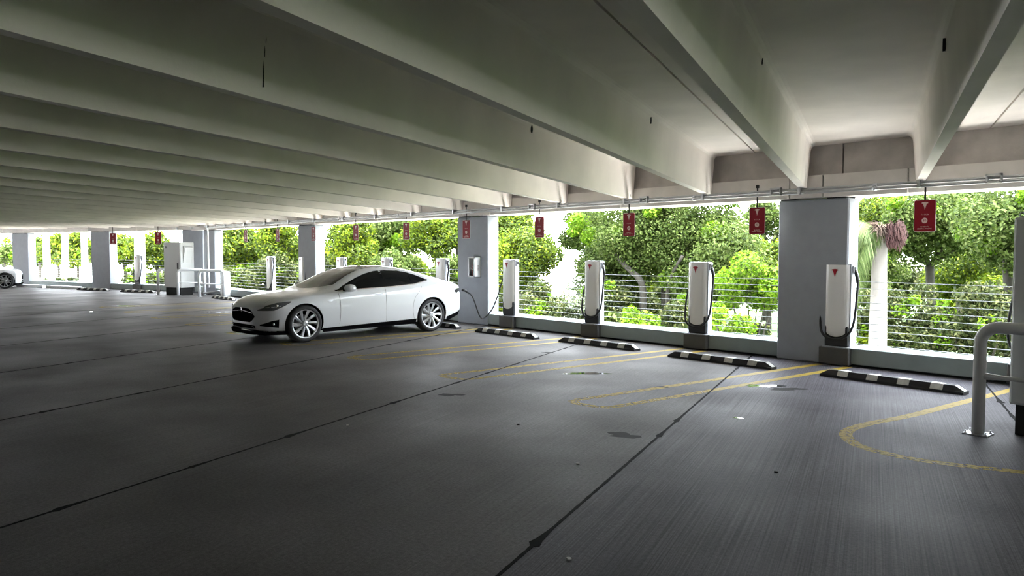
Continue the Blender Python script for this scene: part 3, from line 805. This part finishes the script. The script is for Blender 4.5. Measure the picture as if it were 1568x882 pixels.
def body_mesh():
    bm = bmesh.new(); V = {}
    for s in (1, -1):
        for i in range(NX):
            for j in range(NS):
                y, z = SEC[i, j]
                if s == -1 and (j == 0 or j == NS-1): V[s, i, j] = V[1, i, j]; continue
                V[s, i, j] = bm.verts.new((XS[i], s*y, z))
    for s in (1, -1):
        for i in range(NX-1):
            for j in range(NS-1): bm.faces.new((V[s, i, j], V[s, i+1, j], V[s, i+1, j+1], V[s, i, j+1]))
    for i in (0, NX-1):
        loop = [V[1, i, j] for j in range(NS)]+[V[-1, i, j] for j in range(NS-2, 0, -1)]
        bm.faces.new(loop)
    bmesh.ops.recalc_face_normals(bm, faces=bm.faces)
    me = bpy.data.meshes.new('body'); bm.to_mesh(me); bm.free(); return me
def build_car(label, loc, rz, style, scale=1.0, detail=True, nose=.76):
    global BODY_ME
    car = thing('sedan_car', label, 'car', loc, rz)
    if BODY_ME is None:
        me = body_mesh(); me.materials.append(M['car_white'])
        bo = bpy.data.objects.new('tmp', me); C.objects.link(bo); cut = []
        for x in (1.48, -1.48):
            bm = lathe(bmesh.new(), [(.385, -1.2), (.385, -.62)], 'Y', 64, Matrix.Translation((x, 0, .352)))
            lathe(bm, [(.385, .62), (.385, 1.2)], 'Y', 64, Matrix.Translation((x, 0, .352)))
            bmesh.ops.recalc_face_normals(bm, faces=bm.faces)
            cm = bpy.data.meshes.new('cut'); bm.to_mesh(cm); bm.free(); co = bpy.data.objects.new('cut', cm); C.objects.link(co); cut.append(co)
            md = bo.modifiers.new('b', 'BOOLEAN'); md.operation = 'DIFFERENCE'; md.solver = 'EXACT'; md.object = co
        dg = bpy.context.evaluated_depsgraph_get(); BODY_ME = bpy.data.meshes.new_from_object(bo.evaluated_get(dg))
        bpy.data.objects.remove(bo)
        for co in cut: bpy.data.objects.remove(co)
        BODY_ME.materials.clear(); BODY_ME.materials.append(M['car_white']); BODY_ME.materials.append(M['car_black'])
        for p in BODY_ME.polygons:
            c_ = p.center; r_ = min(math.hypot(c_.x-1.48, c_.z-.352), math.hypot(c_.x+1.48, c_.z-.352))
            well = r_ < .3855 and abs(c_.y) < .99 and (abs(p.normal.y) < .3 or abs(abs(c_.y)-.62) < .02)
            p.material_index = 1 if (well or c_.z < .235) else 0
            p.use_smooth = not well
    b = bpy.data.objects.new('body', BODY_ME); C.objects.link(b); b.parent = car; b.data = BODY_ME.copy()
    def pt(name, bm, m, par=car, sm=True): return obj(name, bm, m, par, sm)
    wl = itp((.74, .955), (.5, .975), (0, .99), (-.5, 1.005), (-1.06, 1.045), (-1.40, 1.115))
    wu = itp((.74, .957), (.62, 1.02), (.45, 1.10), (.25, 1.19), (.05, 1.262), (-.2, 1.318), (-.45, 1.337), (-.75, 1.318), (-1.0, 1.270), (-1.2, 1.208), (-1.40, 1.118))
    for s in (1, -1):
        pt('window_surround', side_patch(.80, -1.44, lambda x: wl(min(x, .74))-.012, lambda x: wu(min(x, .74))+.010, s, .0012, 60), 'chrome' if False else 'car_black')
        pt('side_window', side_patch(.73, -.305, wl, wu, s, .004), 'car_glass')
        pt('side_window', side_patch(-.345, -.985, wl, wu, s, .004), 'car_glass')
        pt('side_window', side_patch(-1.0, -1.39, wl, wu, s, .004), 'car_glass')
        pt('window_trim', line_patch([(x, wl(x)-.012) for x in np.linspace(.76, -1.42, 50)], s, .014, .005), 'chrome')
        pt('door_seam', line_patch(dens([(.76, .90), (.735, .75), (.73, .5), (.74, .30)]), s), 'dark')
        pt('door_seam', line_patch(dens([(-.325, .98), (-.325, .75), (-.33, .5), (-.34, .30)]), s), 'dark')
        pt('door_seam', line_patch(dens([(-1.22, .98), (-1.16, .88), (-1.02, .72), (-.98, .50), (-1.02, .30)]), s, .005), 'dark')
        for xa, xb, z in ((-.06, -.26, .842), (-.95, -1.16, .885)):
            pt('door_handle', side_patch(xa, xb, lambda x: z+(xa-x)*.05-.012, lambda x: z+(xa-x)*.05+.012, s, .012, 8, 3), 'handle_metal')
        pt('side_skirt', side_patch(1.085, -1.085, itp((1.085, .16), (-1.085, .19)), itp((1.085, .24), (-1.085, .30)), s, .004), 'car_black')
        hl = None if not detail else pt('headlight', side_patch(2.36, 1.74, itp((2.36, .615), (2.1, .62), (1.9, .69), (1.74, .765)), itp((2.36, .635), (2.2, .715), (2.0, .765), (1.74, .785)), s, .004, 30), 'headlamp')
        if detail: pt('projector_lens', lathe(bmesh.new(), [(0, .012), (.025, .008), (.034, 0)], 'Z', 14, Matrix.Translation((2.02, s*(SY(2.02, .70)+.004), .70)) @ Matrix.Rotation(R(-90*s), 4, 'X')), 'chrome', hl)
        fg = None if not detail else pt('fog_intake', side_patch(2.33, 1.99, itp((2.33, .335), (1.99, .30)), itp((2.33, .36), (2.15, .43), (1.99, .455)), s, .004, 24), 'car_black')
        if detail: pt('fog_light', lathe(bmesh.new(), [(0, .012), (.025, .008), (.032, 0)], 'Z', 14, Matrix.Translation((2.10, s*(SY(2.10, .37)+.006), .37)) @ Matrix.Rotation(R(-90*s), 4, 'X')), 'chrome', fg)
        if detail: pt('fender_badge', side_patch(1.0, .88, itp((1.0, .755), (.94, .745), (.88, .76)), itp((1.0, .785), (.88, .785)), s, .004, 8, 2), 'rim_silver')
        pt('tail_light', side_patch(-2.14, -2.54, itp((-2.14, .88), (-2.54, .78)), itp((-2.14, .90), (-2.54, .90)), s, .004, 16), 'taillight_red' if s < 0 else 'chrome')
        pt('rear_valance', side_patch(-1.90, -2.53, itp((-1.9, .19), (-2.53, .34)), itp((-1.90, .30), (-2.2, .36), (-2.53, .44)), s, .005, 24), 'car_black')
        mr = lathe(bmesh.new(), [(0, -.12), (.045, -.11), (.068, -.06), (.075, 0), (.07, .05), (.05, .085), (0, .095)], 'Z', 20, Matrix.Translation((.56, s*1.03, 1.00)) @ Matrix.Rotation(R(-90*s), 4, 'X') @ Matrix.Diagonal((1.5, 1.05, 1.05, 1)))
        mo = pt('side_mirror', mr, 'car_white')
        pt('mirror_stalk', B(.53, .64, min(s*.88, s*1.0), max(s*.88, s*1.0), .935, .965, bevel=.006), 'car_black', mo, False)
        for x in (1.48, -1.48): make_wheel(car, x, s, style)
    # charge port, open on the left tail lamp
    pt('charge_port', side_patch(-2.17, -2.33, lambda x: .80+.03*abs(x+2.25)/.08, lambda x: .885-.02*abs(x+2.25)/.08, 1, .008, 10, 3), 'dark')
    # windshield and glass roof
    def top_patch(x0c, x0s, x1c, x1s, yw, n=24, m_=20, off=.004, yfun=None):
        P = []
        for i in range(n+1):
            u = i/n; r_ = []
            for j in range(m_+1):
                v = -1+2*j/m_; xa = x0c+(x0s-x0c)*v*v; xb = x1c+(x1s-x1c)*v*v; x = xa+(xb-xa)*u
                y = v*yw(x); r_.append((x, y, TZ(x, y)+off))
            P.append(r_)
        return grid(P)
    ywf = itp((1.1, .70), (.95, .70), (.7, .66), (.4, .58), (.1, .53), (-.3, .52), (-.9, .50), (-1.4, .47), (-2.0, .5))
    pt('windshield', top_patch(1.06, .74, .16, .05, ywf), 'windshield_glass')
    pt('glass_roof', top_patch(.10, -.01, -.85, -.80, ywf), 'car_glass')
    pt('rear_window', top_patch(-1.02, -.98, -1.98, -1.85, lambda x: .50), 'car_glass')
    sh = pt('hood_seam', grid([[(x, y, TZ(x, y)+.003), (x, y-.008, TZ(x, y)+.003)] for x, y in [(1.02-.0*i, 0) if False else (2.2-1.3*i/20, .60+.10*i/20) for i in range(21)]]), 'dark')
    # nose
    def front(yz, off=.006, ny=24, nz=8):
        P = []
        for i in range(ny+1):
            y = -yz[0]+2*yz[0]*i/ny; r_ = []; zl, zu = yz[1](abs(y)), yz[2](abs(y))
            for j in range(nz+1):
                z = zl+(zu-zl)*j/nz; r_.append((NXF(y, z)+off, y, z))
            P.append(r_)
        return grid(P)
    gr = pt('grille', front((.50, itp((0, .385), (.34, .39), (.44, .43), (.50, .50)), itp((0, .655), (.3, .645), (.42, .60), (.50, .505))), .010), 'car_black')
    pt('grille_bar', front((.44, itp((0, .600), (.44, .560)), itp((0, .612), (.44, .572))), .018), 'chrome', gr)
    bm = emblem(.09, .11, .006); bmesh.ops.rotate(bm, verts=bm.verts, cent=(0, 0, 0), matrix=Matrix.Rotation(R(90), 3, 'Z')); bmesh.ops.translate(bm, verts=bm.verts, vec=(2.432, 0, .605)); pt('emblem', bm, 'chrome', gr)
    pt('lower_intake', front((.50, itp((0, .275), (.5, .285)), itp((0, .345), (.42, .345), (.5, .33))), .008), 'car_black')
    # front lip spoiler
    lip = []
    for i in range(41):
        y = -.93+1.86*i/40; lip.append(y)
    P = [[(NXF(y, .30)+.02-.35*max(0, abs(y)-.9), y, .235), (NXF(y, .30)+.045-.35*max(0, abs(y)-.9), y, .215), (NXF(y, .30)+.02, y, .165), (NXF(y, .30)-.2, y, .165)] for y in lip]
    pt('front_lip', grid(P), 'car_black')
    for ch in [o for o in C.objects if o.parent == car]:
        if ch.name.startswith('wheel'): continue
        for o_ in [ch]+list(ch.children):
            if o_.data.users > 1 and o_.name.startswith('body'): o_.data = o_.data.copy()
            for v in o_.data.vertices:
                x = v.co.x
                if x > 1.9: v.co.x = 1.9+(x-1.9)*nose
                elif x < -1.9: v.co.x = -1.9+(x+1.9)*.86
                if v.co.z > .9: v.co.z = .9+(v.co.z-.9)*.965
    car.scale = (scale,)*3
    return car
car1 = build_car('white electric sedan parked backwards and plugged into a charging station', (-14.72, 8.35, 0), R(-88.6), 'turbine', 1.01)
car2 = build_car('white car with dark five-spoke wheels cut by the left edge', (-43.5, 5.1, 0), R(76), 'twin', 1.0, False, .36)

# ------------------------------------------------------------------ outside
rs = np.random.RandomState(7)
def leaf_cloud(name, blobs, n, size, m, parent, seed, flat=.5, asp=1.7):
    rs_ = np.random.RandomState(seed); blobs = np.array(blobs, float)      # x,y,z,r
    wts = blobs[:, 3]**2; idx = rs_.choice(len(blobs), n, p=wts/wts.sum())
    d = rs_.normal(size=(n, 3)); d /= np.linalg.norm(d, axis=1)[:, None]
    rad = blobs[idx, 3]*(rs_.uniform(.35, 1.08, n)**.6)
    c = blobs[idx, :3]+d*rad[:, None]*[1, 1, .8]
    nn = d*.7+rs_.normal(size=(n, 3))*.7+[0, 0, flat]; nn /= np.linalg.norm(nn, axis=1)[:, None]
    a = np.cross(nn, rs_.normal(size=(n, 3))); a /= np.linalg.norm(a, axis=1)[:, None]; b = np.cross(nn, a)
    s = size*rs_.uniform(.6, 1.35, n)[:, None]
    V = np.stack([c-a*s*.5*asp, c-b*s*.5, c+a*s*.5*asp, c+b*s*.5], 1).reshape(-1, 3)
    me = bpy.data.meshes.new(name); me.vertices.add(4*n); me.loops.add(4*n); me.polygons.add(n)
    me.vertices.foreach_set('co', V.ravel()); me.loops.foreach_set('vertex_index', np.arange(4*n, dtype=np.int32))
    me.polygons.foreach_set('loop_start', np.arange(0, 4*n, 4, dtype=np.int32)); me.update()
    o = link_mesh(name, me, m, parent); o['kind'] = 'stuff'; return o
GZ = -1.3
def rand_blobs(x, y, z, r, rg, k, sq=1.0, br=(.30, .48)):
    out = []
    for _ in range(k):
        while True:
            v = Vector((rg.uniform(-1, 1), rg.uniform(-1, 1), rg.uniform(-1, 1)))
            if v.length < 1: break
        q = rg.uniform(*br)*r; v = v*(r-q*.6); out.append((x+v.x, y+v.y, z+v.z*sq, q))
    return out
def tree(label, x, y, z, r, m, n, seed, size=.085, fork=True, trunk_r=.10, sq=.95, k=16, kind='tree'):
    rg = random.Random(seed)
    t = thing('leafy_tree' if kind == 'tree' else 'leafy_shrub', label, kind)
    bl = rand_blobs(x, y, z, r, rg, k, sq)
    zg = GZ
    if kind == 'tree':
        bm = bmesh.new(); fk = Vector((x, y, max(zg+.8, z-r*.55)))
        tube(bm, spline([(x+.1, y, zg-.1), (x+.05, y+.05, (zg+fk.z)/2), fk], 4), [trunk_r*1.25-.03*i/8*trunk_r*8*.2 for i in range(9)], 8)
        for b in bl[:8]:
            e = Vector(b[:3]); mid = fk.lerp(e, .5)+Vector((rg.uniform(-.1, .1), rg.uniform(-.1, .1), .05))
            tube(bm, [fk-Vector((0, 0, .1)), mid, e], [trunk_r*.55, trunk_r*.35, trunk_r*.12], 6)
        obj('trunk', bm, 'bark', t, True)
    else:
        bm = bmesh.new()
        for b in bl[:6]: tube(bm, [(x, y, zg-.05), ((x+b[0])/2, (y+b[1])/2, (zg+b[2])/2), b[:3]], [.03, .022, .01], 5)
        obj('stem', bm, 'bark', t)
    sec = {'leaf_mid': ('leaf_bright', .16), 'leaf_yellow': ('leaf_mid', .40), 'leaf_dark': ('leaf_bright', .10), 'leaf_bright': ('leaf_mid', .22), 'leaf_pale': ('leaf_dark', .35)}[m]
    leaf_cloud('foliage', bl, int(n*(1-sec[1])), size, m, t, seed)
    small = rand_blobs(x, y, z, r, rg, 9, sq, (.14, .26))
    leaf_cloud('foliage', small if sec[0] == 'leaf_bright' else bl[::2], int(n*sec[1]), size, sec[0], t, seed+5000)
    return t
PLANTS = [
    (-15.00, 19.40, 2.91, 1.24, 'leaf_mid', 'tree', 'upper crown between the two broad trees in the middle opening'),
    (-33.57, 22.55, 2.79, 1.53, 'leaf_mid', 'tree', 'green tree filling the gap over the rear roof of the white sedan'),
    (-30.34, 23.22, 3.12, 1.39, 'leaf_yellow', 'tree', 'green tree just left of the extinguisher column'),
    (-34.15, 18.77, 1.38, 1.14, 'leaf_dark', 'tree', 'dark lower tree right of the windshield column'),
    (-20.63, 22.07, 2.58, 1.10, 'leaf_mid', 'tree', 'mid green tree between the road gap and the broad tree'),
    (-17.53, 20.90, 0.48, 0.99, 'leaf_yellow', 'shrub', 'yellow green bush behind the forked trunks'),
    (-15.09, 22.15, 0.52, 1.00, 'leaf_mid', 'shrub', 'mid green bush under the large crown right of the second charger'),
    (-20.72, 18.78, 0.20, 0.84, 'leaf_dark', 'shrub', 'dark bush left of the pale cream bush'),
    (-18.34, 30.77, 3.26, 1.02, 'leaf_mid', 'tree', 'far tree against the sky beside the rightmost column'),
    (-11.87, 27.46, 2.61, 1.12, 'leaf_yellow', 'tree', 'light green tree behind the palm crown'),
    (-9.75, 28.42, 3.55, 1.30, 'leaf_mid', 'tree', 'tall tree top right of the rightmost sign'),
    (-16.52, 19.13, 1.99, 1.71, 'leaf_mid', 'tree', 'broad mid green tree left of the middle of the opening, behind a charger'),
    (-13.68, 19.33, 2.04, 1.88, 'leaf_mid', 'tree', 'large mid green tree filling the opening left of the rightmost column'),
    (-10.38, 16.93, 0.85, 0.92, 'leaf_bright', 'shrub', 'bright lime green bush just left of the rightmost column'),
    (-10.19, 15.56, 0.00, 0.69, 'leaf_bright', 'shrub', 'low lime green bush behind the curb right of the second charger'),
    (-12.20, 14.79, -0.10, 0.54, 'leaf_bright', 'shrub', 'small lime green bush at the foot of the broad tree trunks'),
    (-16.04, 27.19, 1.46, 1.25, 'leaf_yellow', 'tree', 'yellow green tree seen behind the lime bush near the rightmost column'),
    (-7.97, 21.28, 2.30, 1.58, 'leaf_mid', 'tree', 'tall green tree directly behind the rightmost hanging sign'),
    (-5.65, 19.36, 2.29, 1.27, 'leaf_mid', 'tree', 'green tree cut by the cabinet at the right edge'),
    (-7.93, 24.26, 1.26, 1.28, 'leaf_yellow', 'tree', 'lighter green tree lower in the rightmost opening'),
    (-6.98, 17.70, 0.24, 0.88, 'leaf_dark', 'shrub', 'dark tangled shrub right of the palm foot'),
    (-5.64, 17.71, 0.20, 1.00, 'leaf_dark', 'shrub', 'dark tangled shrub behind the railing near the right cabinet'),
    (-8.04, 18.02, 0.30, 0.60, 'leaf_dark', 'shrub', 'dark shrub between the rightmost column and the palm trunk'),
    (-10.58, 24.30, 1.42, 0.90, 'leaf_mid', 'tree', 'green tree behind the palm trunk'),
    (-19.28, 17.47, 1.50, 1.34, 'leaf_yellow', 'tree', 'yellow green tree right of the extinguisher column'),
    (-22.70, 19.73, 2.71, 1.30, 'leaf_yellow', 'tree', 'tall yellow green tree behind the sign right of the extinguisher column'),
    (-16.72, 15.72, -0.01, 0.96, 'leaf_dark', 'shrub', 'flowering dark hedge bush right of the plugged charger'),
    (-16.74, 17.20, -0.18, 0.90, 'leaf_pale', 'shrub', 'pale flowering bush behind the third charger from the right'),
    (-15.96, 18.11, 0.06, 1.00, 'leaf_dark', 'shrub', 'dark hedge bush between the third charger and the broad tree'),
    (-13.22, 18.17, -0.24, 0.88, 'leaf_dark', 'shrub', 'dark hedge bush right of the broad tree trunks'),
    (-21.88, 20.50, 0.33, 0.85, 'leaf_pale', 'shrub', 'pale cream bush on the far side of the hedge'),
    (-24.57, 26.52, 0.35, 1.08, 'leaf_pale', 'shrub', 'pale cream bush in front of the bright road'),
    (-27.72, 20.08, 2.47, 1.59, 'leaf_yellow', 'tree', 'green tree with a leaning trunk left of the extinguisher column'),
    (-31.71, 20.09, 2.28, 1.60, 'leaf_mid', 'tree', 'green tree above the roof of the white sedan'),
    (-30.11, 17.35, 2.07, 1.42, 'leaf_yellow', 'tree', 'lime green tree right of the windshield column'),
    (-27.07, 17.69, 0.99, 1.07, 'leaf_mid', 'shrub', 'pale green bush just over the roof of the white sedan'),
    (-25.65, 19.29, 0.77, 0.96, 'leaf_mid', 'shrub', 'green bush left of the extinguisher column foot'),
    (-41.08, 17.01, 1.94, 1.75, 'leaf_yellow', 'tree', 'yellow green tree in the opening above the sedan nose, left one'),
    (-37.81, 17.71, 2.13, 1.53, 'leaf_yellow', 'tree', 'yellow green tree in the opening above the sedan nose, right one'),
    (-39.21, 15.97, 0.20, 1.27, 'leaf_dark', 'shrub', 'dark bush behind the railing above the sedan nose'),
    (-37.16, 16.80, 0.40, 1.43, 'leaf_dark', 'shrub', 'dark bush behind the solitary charger over the sedan hood'),
    (-36.91, 18.61, 0.53, 1.33, 'leaf_mid', 'shrub', 'green bush hidden by the windshield column'),
    (-56.06, 15.14, 1.68, 1.47, 'leaf_yellow', 'tree', 'yellow green tree behind the leftmost hanging sign'),
    (-52.53, 16.12, 1.68, 1.67, 'leaf_yellow', 'tree', 'yellow green tree behind the sign beside the power cabinet'),
    (-51.03, 14.67, 0.08, 1.04, 'leaf_dark', 'shrub', 'dark bush behind the distant charger'),
    (-50.10, 15.72, -0.12, 1.04, 'leaf_dark', 'shrub', 'dark bush left of the far power cabinet'),
    (-97.73, 17.84, 1.42, 1.84, 'leaf_mid', 'tree', 'far tree left of the palm trunks'),
    (-90.77, 18.21, 2.10, 2.00, 'leaf_yellow', 'tree', 'far lime tree between the two left palm trunks'),
    (-89.43, 19.69, 1.64, 2.13, 'leaf_yellow', 'tree', 'far green tree between the two right palm trunks'),
    (-88.24, 21.04, 1.64, 1.73, 'leaf_mid', 'tree', 'far tree just left of the second column from the left'),
    (-117.95, 17.61, 1.36, 2.17, 'leaf_mid', 'tree', 'far hazy tree above the car at the left edge'),
    (-67.19, 14.47, -0.58, 0.45, 'leaf_pale', 'shrub', 'low grey green shrub in front of the rightmost far palm'),
    (-67.85, 13.72, -0.63, 0.45, 'leaf_pale', 'shrub', 'low grey green shrub in front of the middle far palm'),
    (-68.57, 12.90, -0.68, 0.40, 'leaf_pale', 'shrub', 'low grey green shrub in front of the leftmost far palm'),
]

# hedge and undergrowth behind: nobody could count these bushes, one mass of leaves
UNDER = [(-19.55, 29.19, 0.43, 1.70), (-15.92, 27.25, 0.33, 1.25), (-16.55, 32.59, 0.43, 1.70), (-13.27, 30.25, 0.33, 1.25), (-12.29, 31.38, 0.58, 1.50), (-10.96, 32.87, 0.33, 1.50), (-9.15, 31.91, 0.43, 1.40), (-21.04, 27.48, 0.15, 1.27), (-26.10, 30.85, 0.36, 1.33), (-27.84, 22.80, 0.05, 1.35), (-33.42, 25.57, 0.29, 1.75), (-34.81, 23.99, 0.12, 1.75), (-38.79, 24.03, 0.38, 1.88), (-40.28, 22.34, 0.38, 1.88), (-46.44, 22.97, 1.05, 2.08), (-50.02, 21.94, 1.03, 2.17), (-53.43, 21.10, 1.00, 2.02), (-20.85, 18.59, -0.27, 0.93), (-18.25, 15.46, -0.58, 0.68), (-16.80, 17.11, -0.58, 0.68), (-16.56, 20.42, -0.34, 0.87), (-16.38, 23.66, -0.27, 1.03), (-10.90, 17.75, -0.36, 0.57), (-12.71, 17.19, -0.64, 0.53), (-15.33, 17.26, -0.48, 0.57), (-6.93, 19.24, -0.30, 0.60), (-7.82, 18.22, -0.30, 0.51), (-5.52, 19.34, 0.10, 0.71), (-17.72, 31.36, 1.70, 1.42), (-15.34, 34.17, 3.26, 1.13),]
ug = thing('hedge', 'dense green undergrowth and hedge filling the ground behind all the trees', 'hedge')
for j, mm in enumerate(('leaf_mid', 'leaf_dark', 'leaf_yellow')):
    bl = []; rg0 = random.Random(77+j)
    for q, (x, y, z, r) in enumerate(UNDER):
        if q % 3 == j or (j == 1 and q > 16): bl += rand_blobs(x, y, z, r, rg0, 9, .8, (.35, .55))
    leaf_cloud('foliage', bl, 42000, .13 if j != 1 else .10, mm, ug, 900+j)
for i, (x, y, z, r, m, kd, lb) in enumerate(PLANTS):
    dist = math.hypot(x, y); size = .056 if dist < 30 else .0023*dist
    n = int(min(56000, 38*(r/size)**2)) if kd == 'tree' else int(min(30000, 26*(r/size)**2))
    tree(lb, x, y, z, r, m, n, 100+i, size, kind=kd, k=26 if kd == 'tree' else 16, trunk_r=.09+.02*(r > 1.6))
for i, x in enumerate((-1.2, 2.6, 6.5, 10.5, 15, 20, 25.5)):  # trees added out of view to screen low skylight at the right
    o = tree('added light-screening green tree outside beyond the right edge of the picture, %s along the facade' % ('first', 'second', 'third', 'fourth', 'fifth', 'sixth', 'last')[i], x, 16.6+.9*(i % 2), 1.7+.4*(i % 3), 2.3, ('leaf_mid', 'leaf_yellow')[i % 2], 9000, 300+i, .14, k=20); o['group'] = 'added light-screening trees beyond the right edge'
def trunk_only(label, pts, rr, seed):
    t = thing('tree_trunk', label, 'trunk'); obj('stem', T(spline(pts, 5), [rr*(1-.5*i/(5*(len(pts)-1))) for i in range(5*(len(pts)-1)+1)], 10), 'bark', t, True)
trunk_only('brown forked tree trunk behind the railing left of the second charger', [(-15.0, 18.5, -1.4), (-15.02, 18.5, -.3), (-15.03, 18.45, .75), (-15.5, 18.3, 1.25), (-16.3, 18.3, 1.9)], .13, 1)
trunk_only('thin grey tree trunk beside the brown forked trunk', [(-14.1, 18.5, -1.4), (-14.12, 18.5, -.3), (-14.05, 18.5, .8), (-13.6, 18.5, 1.6)], .09, 2)
trunk_only('dark leaning trunk above the trunk lid of the white sedan', [(-25.6, 20.2, -1.2), (-25.9, 20.3, .4), (-26.4, 20.4, 1.4), (-27.2, 20.5, 2.4)], .15, 3)
trunk_only('dark trunk behind the railing above the sedan nose', [(-41.0, 17.0, -1.2), (-41.2, 17.1, .6), (-42.0, 17.2, 1.8)], .16, 4)

# royal palm in the rightmost opening
def palm_trunk(x, y, r, zt, label, fronds=True):
    p = thing('palm_tree', label, 'palm')
    prof = []
    for i in range(15):
        u = i/14; prof.append((r*(1+.10*math.sin(u*5)) if u < .95 else r*.9, GZ-.1+(zt-GZ+.1)*u))
    obj('trunk', lathe(bmesh.new(), prof, 'Z', 20, Matrix.Translation((x, y, 0))), 'palm_bark', p, True)
    return p
def frond(base, direction, L_, droop, rg, nl=54, ll=.72):
    bm = bmesh.new(); d = Vector(direction).normalized(); pts = []
    for i in range(nl):
        u = i/(nl-1); pts.append(Vector(base)+d*L_*u*(1-.25*u)+Vector((0, 0, .45*u*L_*.5-droop*u*u)))
    tube(bm, pts[::3]+[pts[-1]], .012, 5)
    side = d.cross(Vector((0, 0, 1))).normalized()
    for i in range(2, nl):
        p = pts[i]; tg = (pts[i]-pts[i-1]).normalized()
        for s in (-1, 1):
            l_ = ll*(1-.5*abs(i/nl-.45))*rg.uniform(.8, 1.1)
            e = p+(side*s*.62+tg*.45+Vector((0, 0, -.75))).normalized()*l_
            m_ = p.lerp(e, .45)+Vector((0, 0, .05)); w = tg*.013
            v = [bm.verts.new(q) for q in (p-w, p+w, m_+w, e, m_-w)]
            bm.faces.new(v)
    return bm
rg = random.Random(5)
px_, py_ = -6.60, 15.2
pp = palm_trunk(px_, py_, .15, 1.98, 'stout grey palm trunk with drooping fronds in the rightmost opening')
for i, (dx, dy, L_, dr) in enumerate([(-.66, -.75, 1.15, 1.9), (-.8, -.5, 1.3, 1.4), (-.5, -.9, .9, 2.3), (-.9, -.3, 1.2, 1.0), (-.3, -1, 1.0, 1.6), (-.66, -.6, 1.3, .55), (-1, .4, 1.2, 1.4)]):
    obj('frond', frond((px_, py_, 2.15), (dx, dy, .3), L_, dr, rg), 'frond_green', pp)
bm = bmesh.new()
for i in range(420):
    a = rg.uniform(0, 6.28); e = rg.uniform(-.7, .9); l_ = rg.uniform(.25, .42)
    d = Vector((math.cos(a)*math.cos(e)+.35, math.sin(a)*math.cos(e), math.sin(e)*.8)).normalized(); b0 = Vector((px_+.03, py_-.05, 2.12))
    m_ = b0+d*l_*.6; tube(bm, [b0, m_, m_+d*l_*.35+Vector((0, 0, -.10))], [.008, .006, .003], 3, caps=False)
o = obj('dry_fibre', bm, 'fibre', pp); o['kind'] = 'stuff'
bm = bmesh.new()
for i in range(420):
    a = rg.uniform(-1.2, 1.2); e = rg.uniform(-1.1, .9); l_ = rg.uniform(.35, .56)
    d = Vector((math.cos(a)*math.cos(e)+.2, math.sin(a)*math.cos(e)-.1, math.sin(e)*.8-.05)).normalized(); b0 = Vector((px_+.12, py_-.10, 2.10))
    m_ = b0+d*l_*.7; tube(bm, [b0+d*.15, m_, m_+Vector((.02, 0, -.10))], [.006, .007, .006], 3, caps=False)
o = obj('seed_cluster', bm, 'seed_red', pp); o['kind'] = 'stuff'
for x, y, r, lb in ((-70.96, 13.46, .24, 'leftmost of the three pale far palm trunks'), (-69.97, 14.55, .24, 'middle of the three pale far palm trunks'), (-73.3, 16.7, .24, 'rightmost of the three pale far palm trunks'), (-44.7, 12.85, .25, 'pale palm trunk behind the distant charger'), (-49.7, 16.3, .25, 'pale palm trunk behind the top of the power cabinet')):
    palm_trunk(x, y, r, 7.0, lb)

# ground outside
g = obj('lawn', prism(bmesh.new(), [(60, 12.3), (60, 400), (-400, 400), (-400, -60), (XC-30, yleft(XC-30)+.8), (XC, 12.4)], GZ-.4, GZ), 'grass'); struct(g)
g = obj('bounce_walkway', prism(bmesh.new(), [(60, 12.2), (60, 15.2), (XC-2, 15.2), (-70, yleft(-70)+4), (-70, yleft(-70)+.7), (XC, 12.2)], GZ-.05, GZ+.03), 'road'); struct(g)  # pale strip added out of view, bounces daylight up to the ceiling
g = obj('road', prism(bmesh.new(), [(60, 62), (60, 300), (-390, 300), (-390, -40), (-85, -20), (-68, 24), (-52, 44), (-30, 62)], GZ-.1, GZ+.02), 'road'); struct(g)
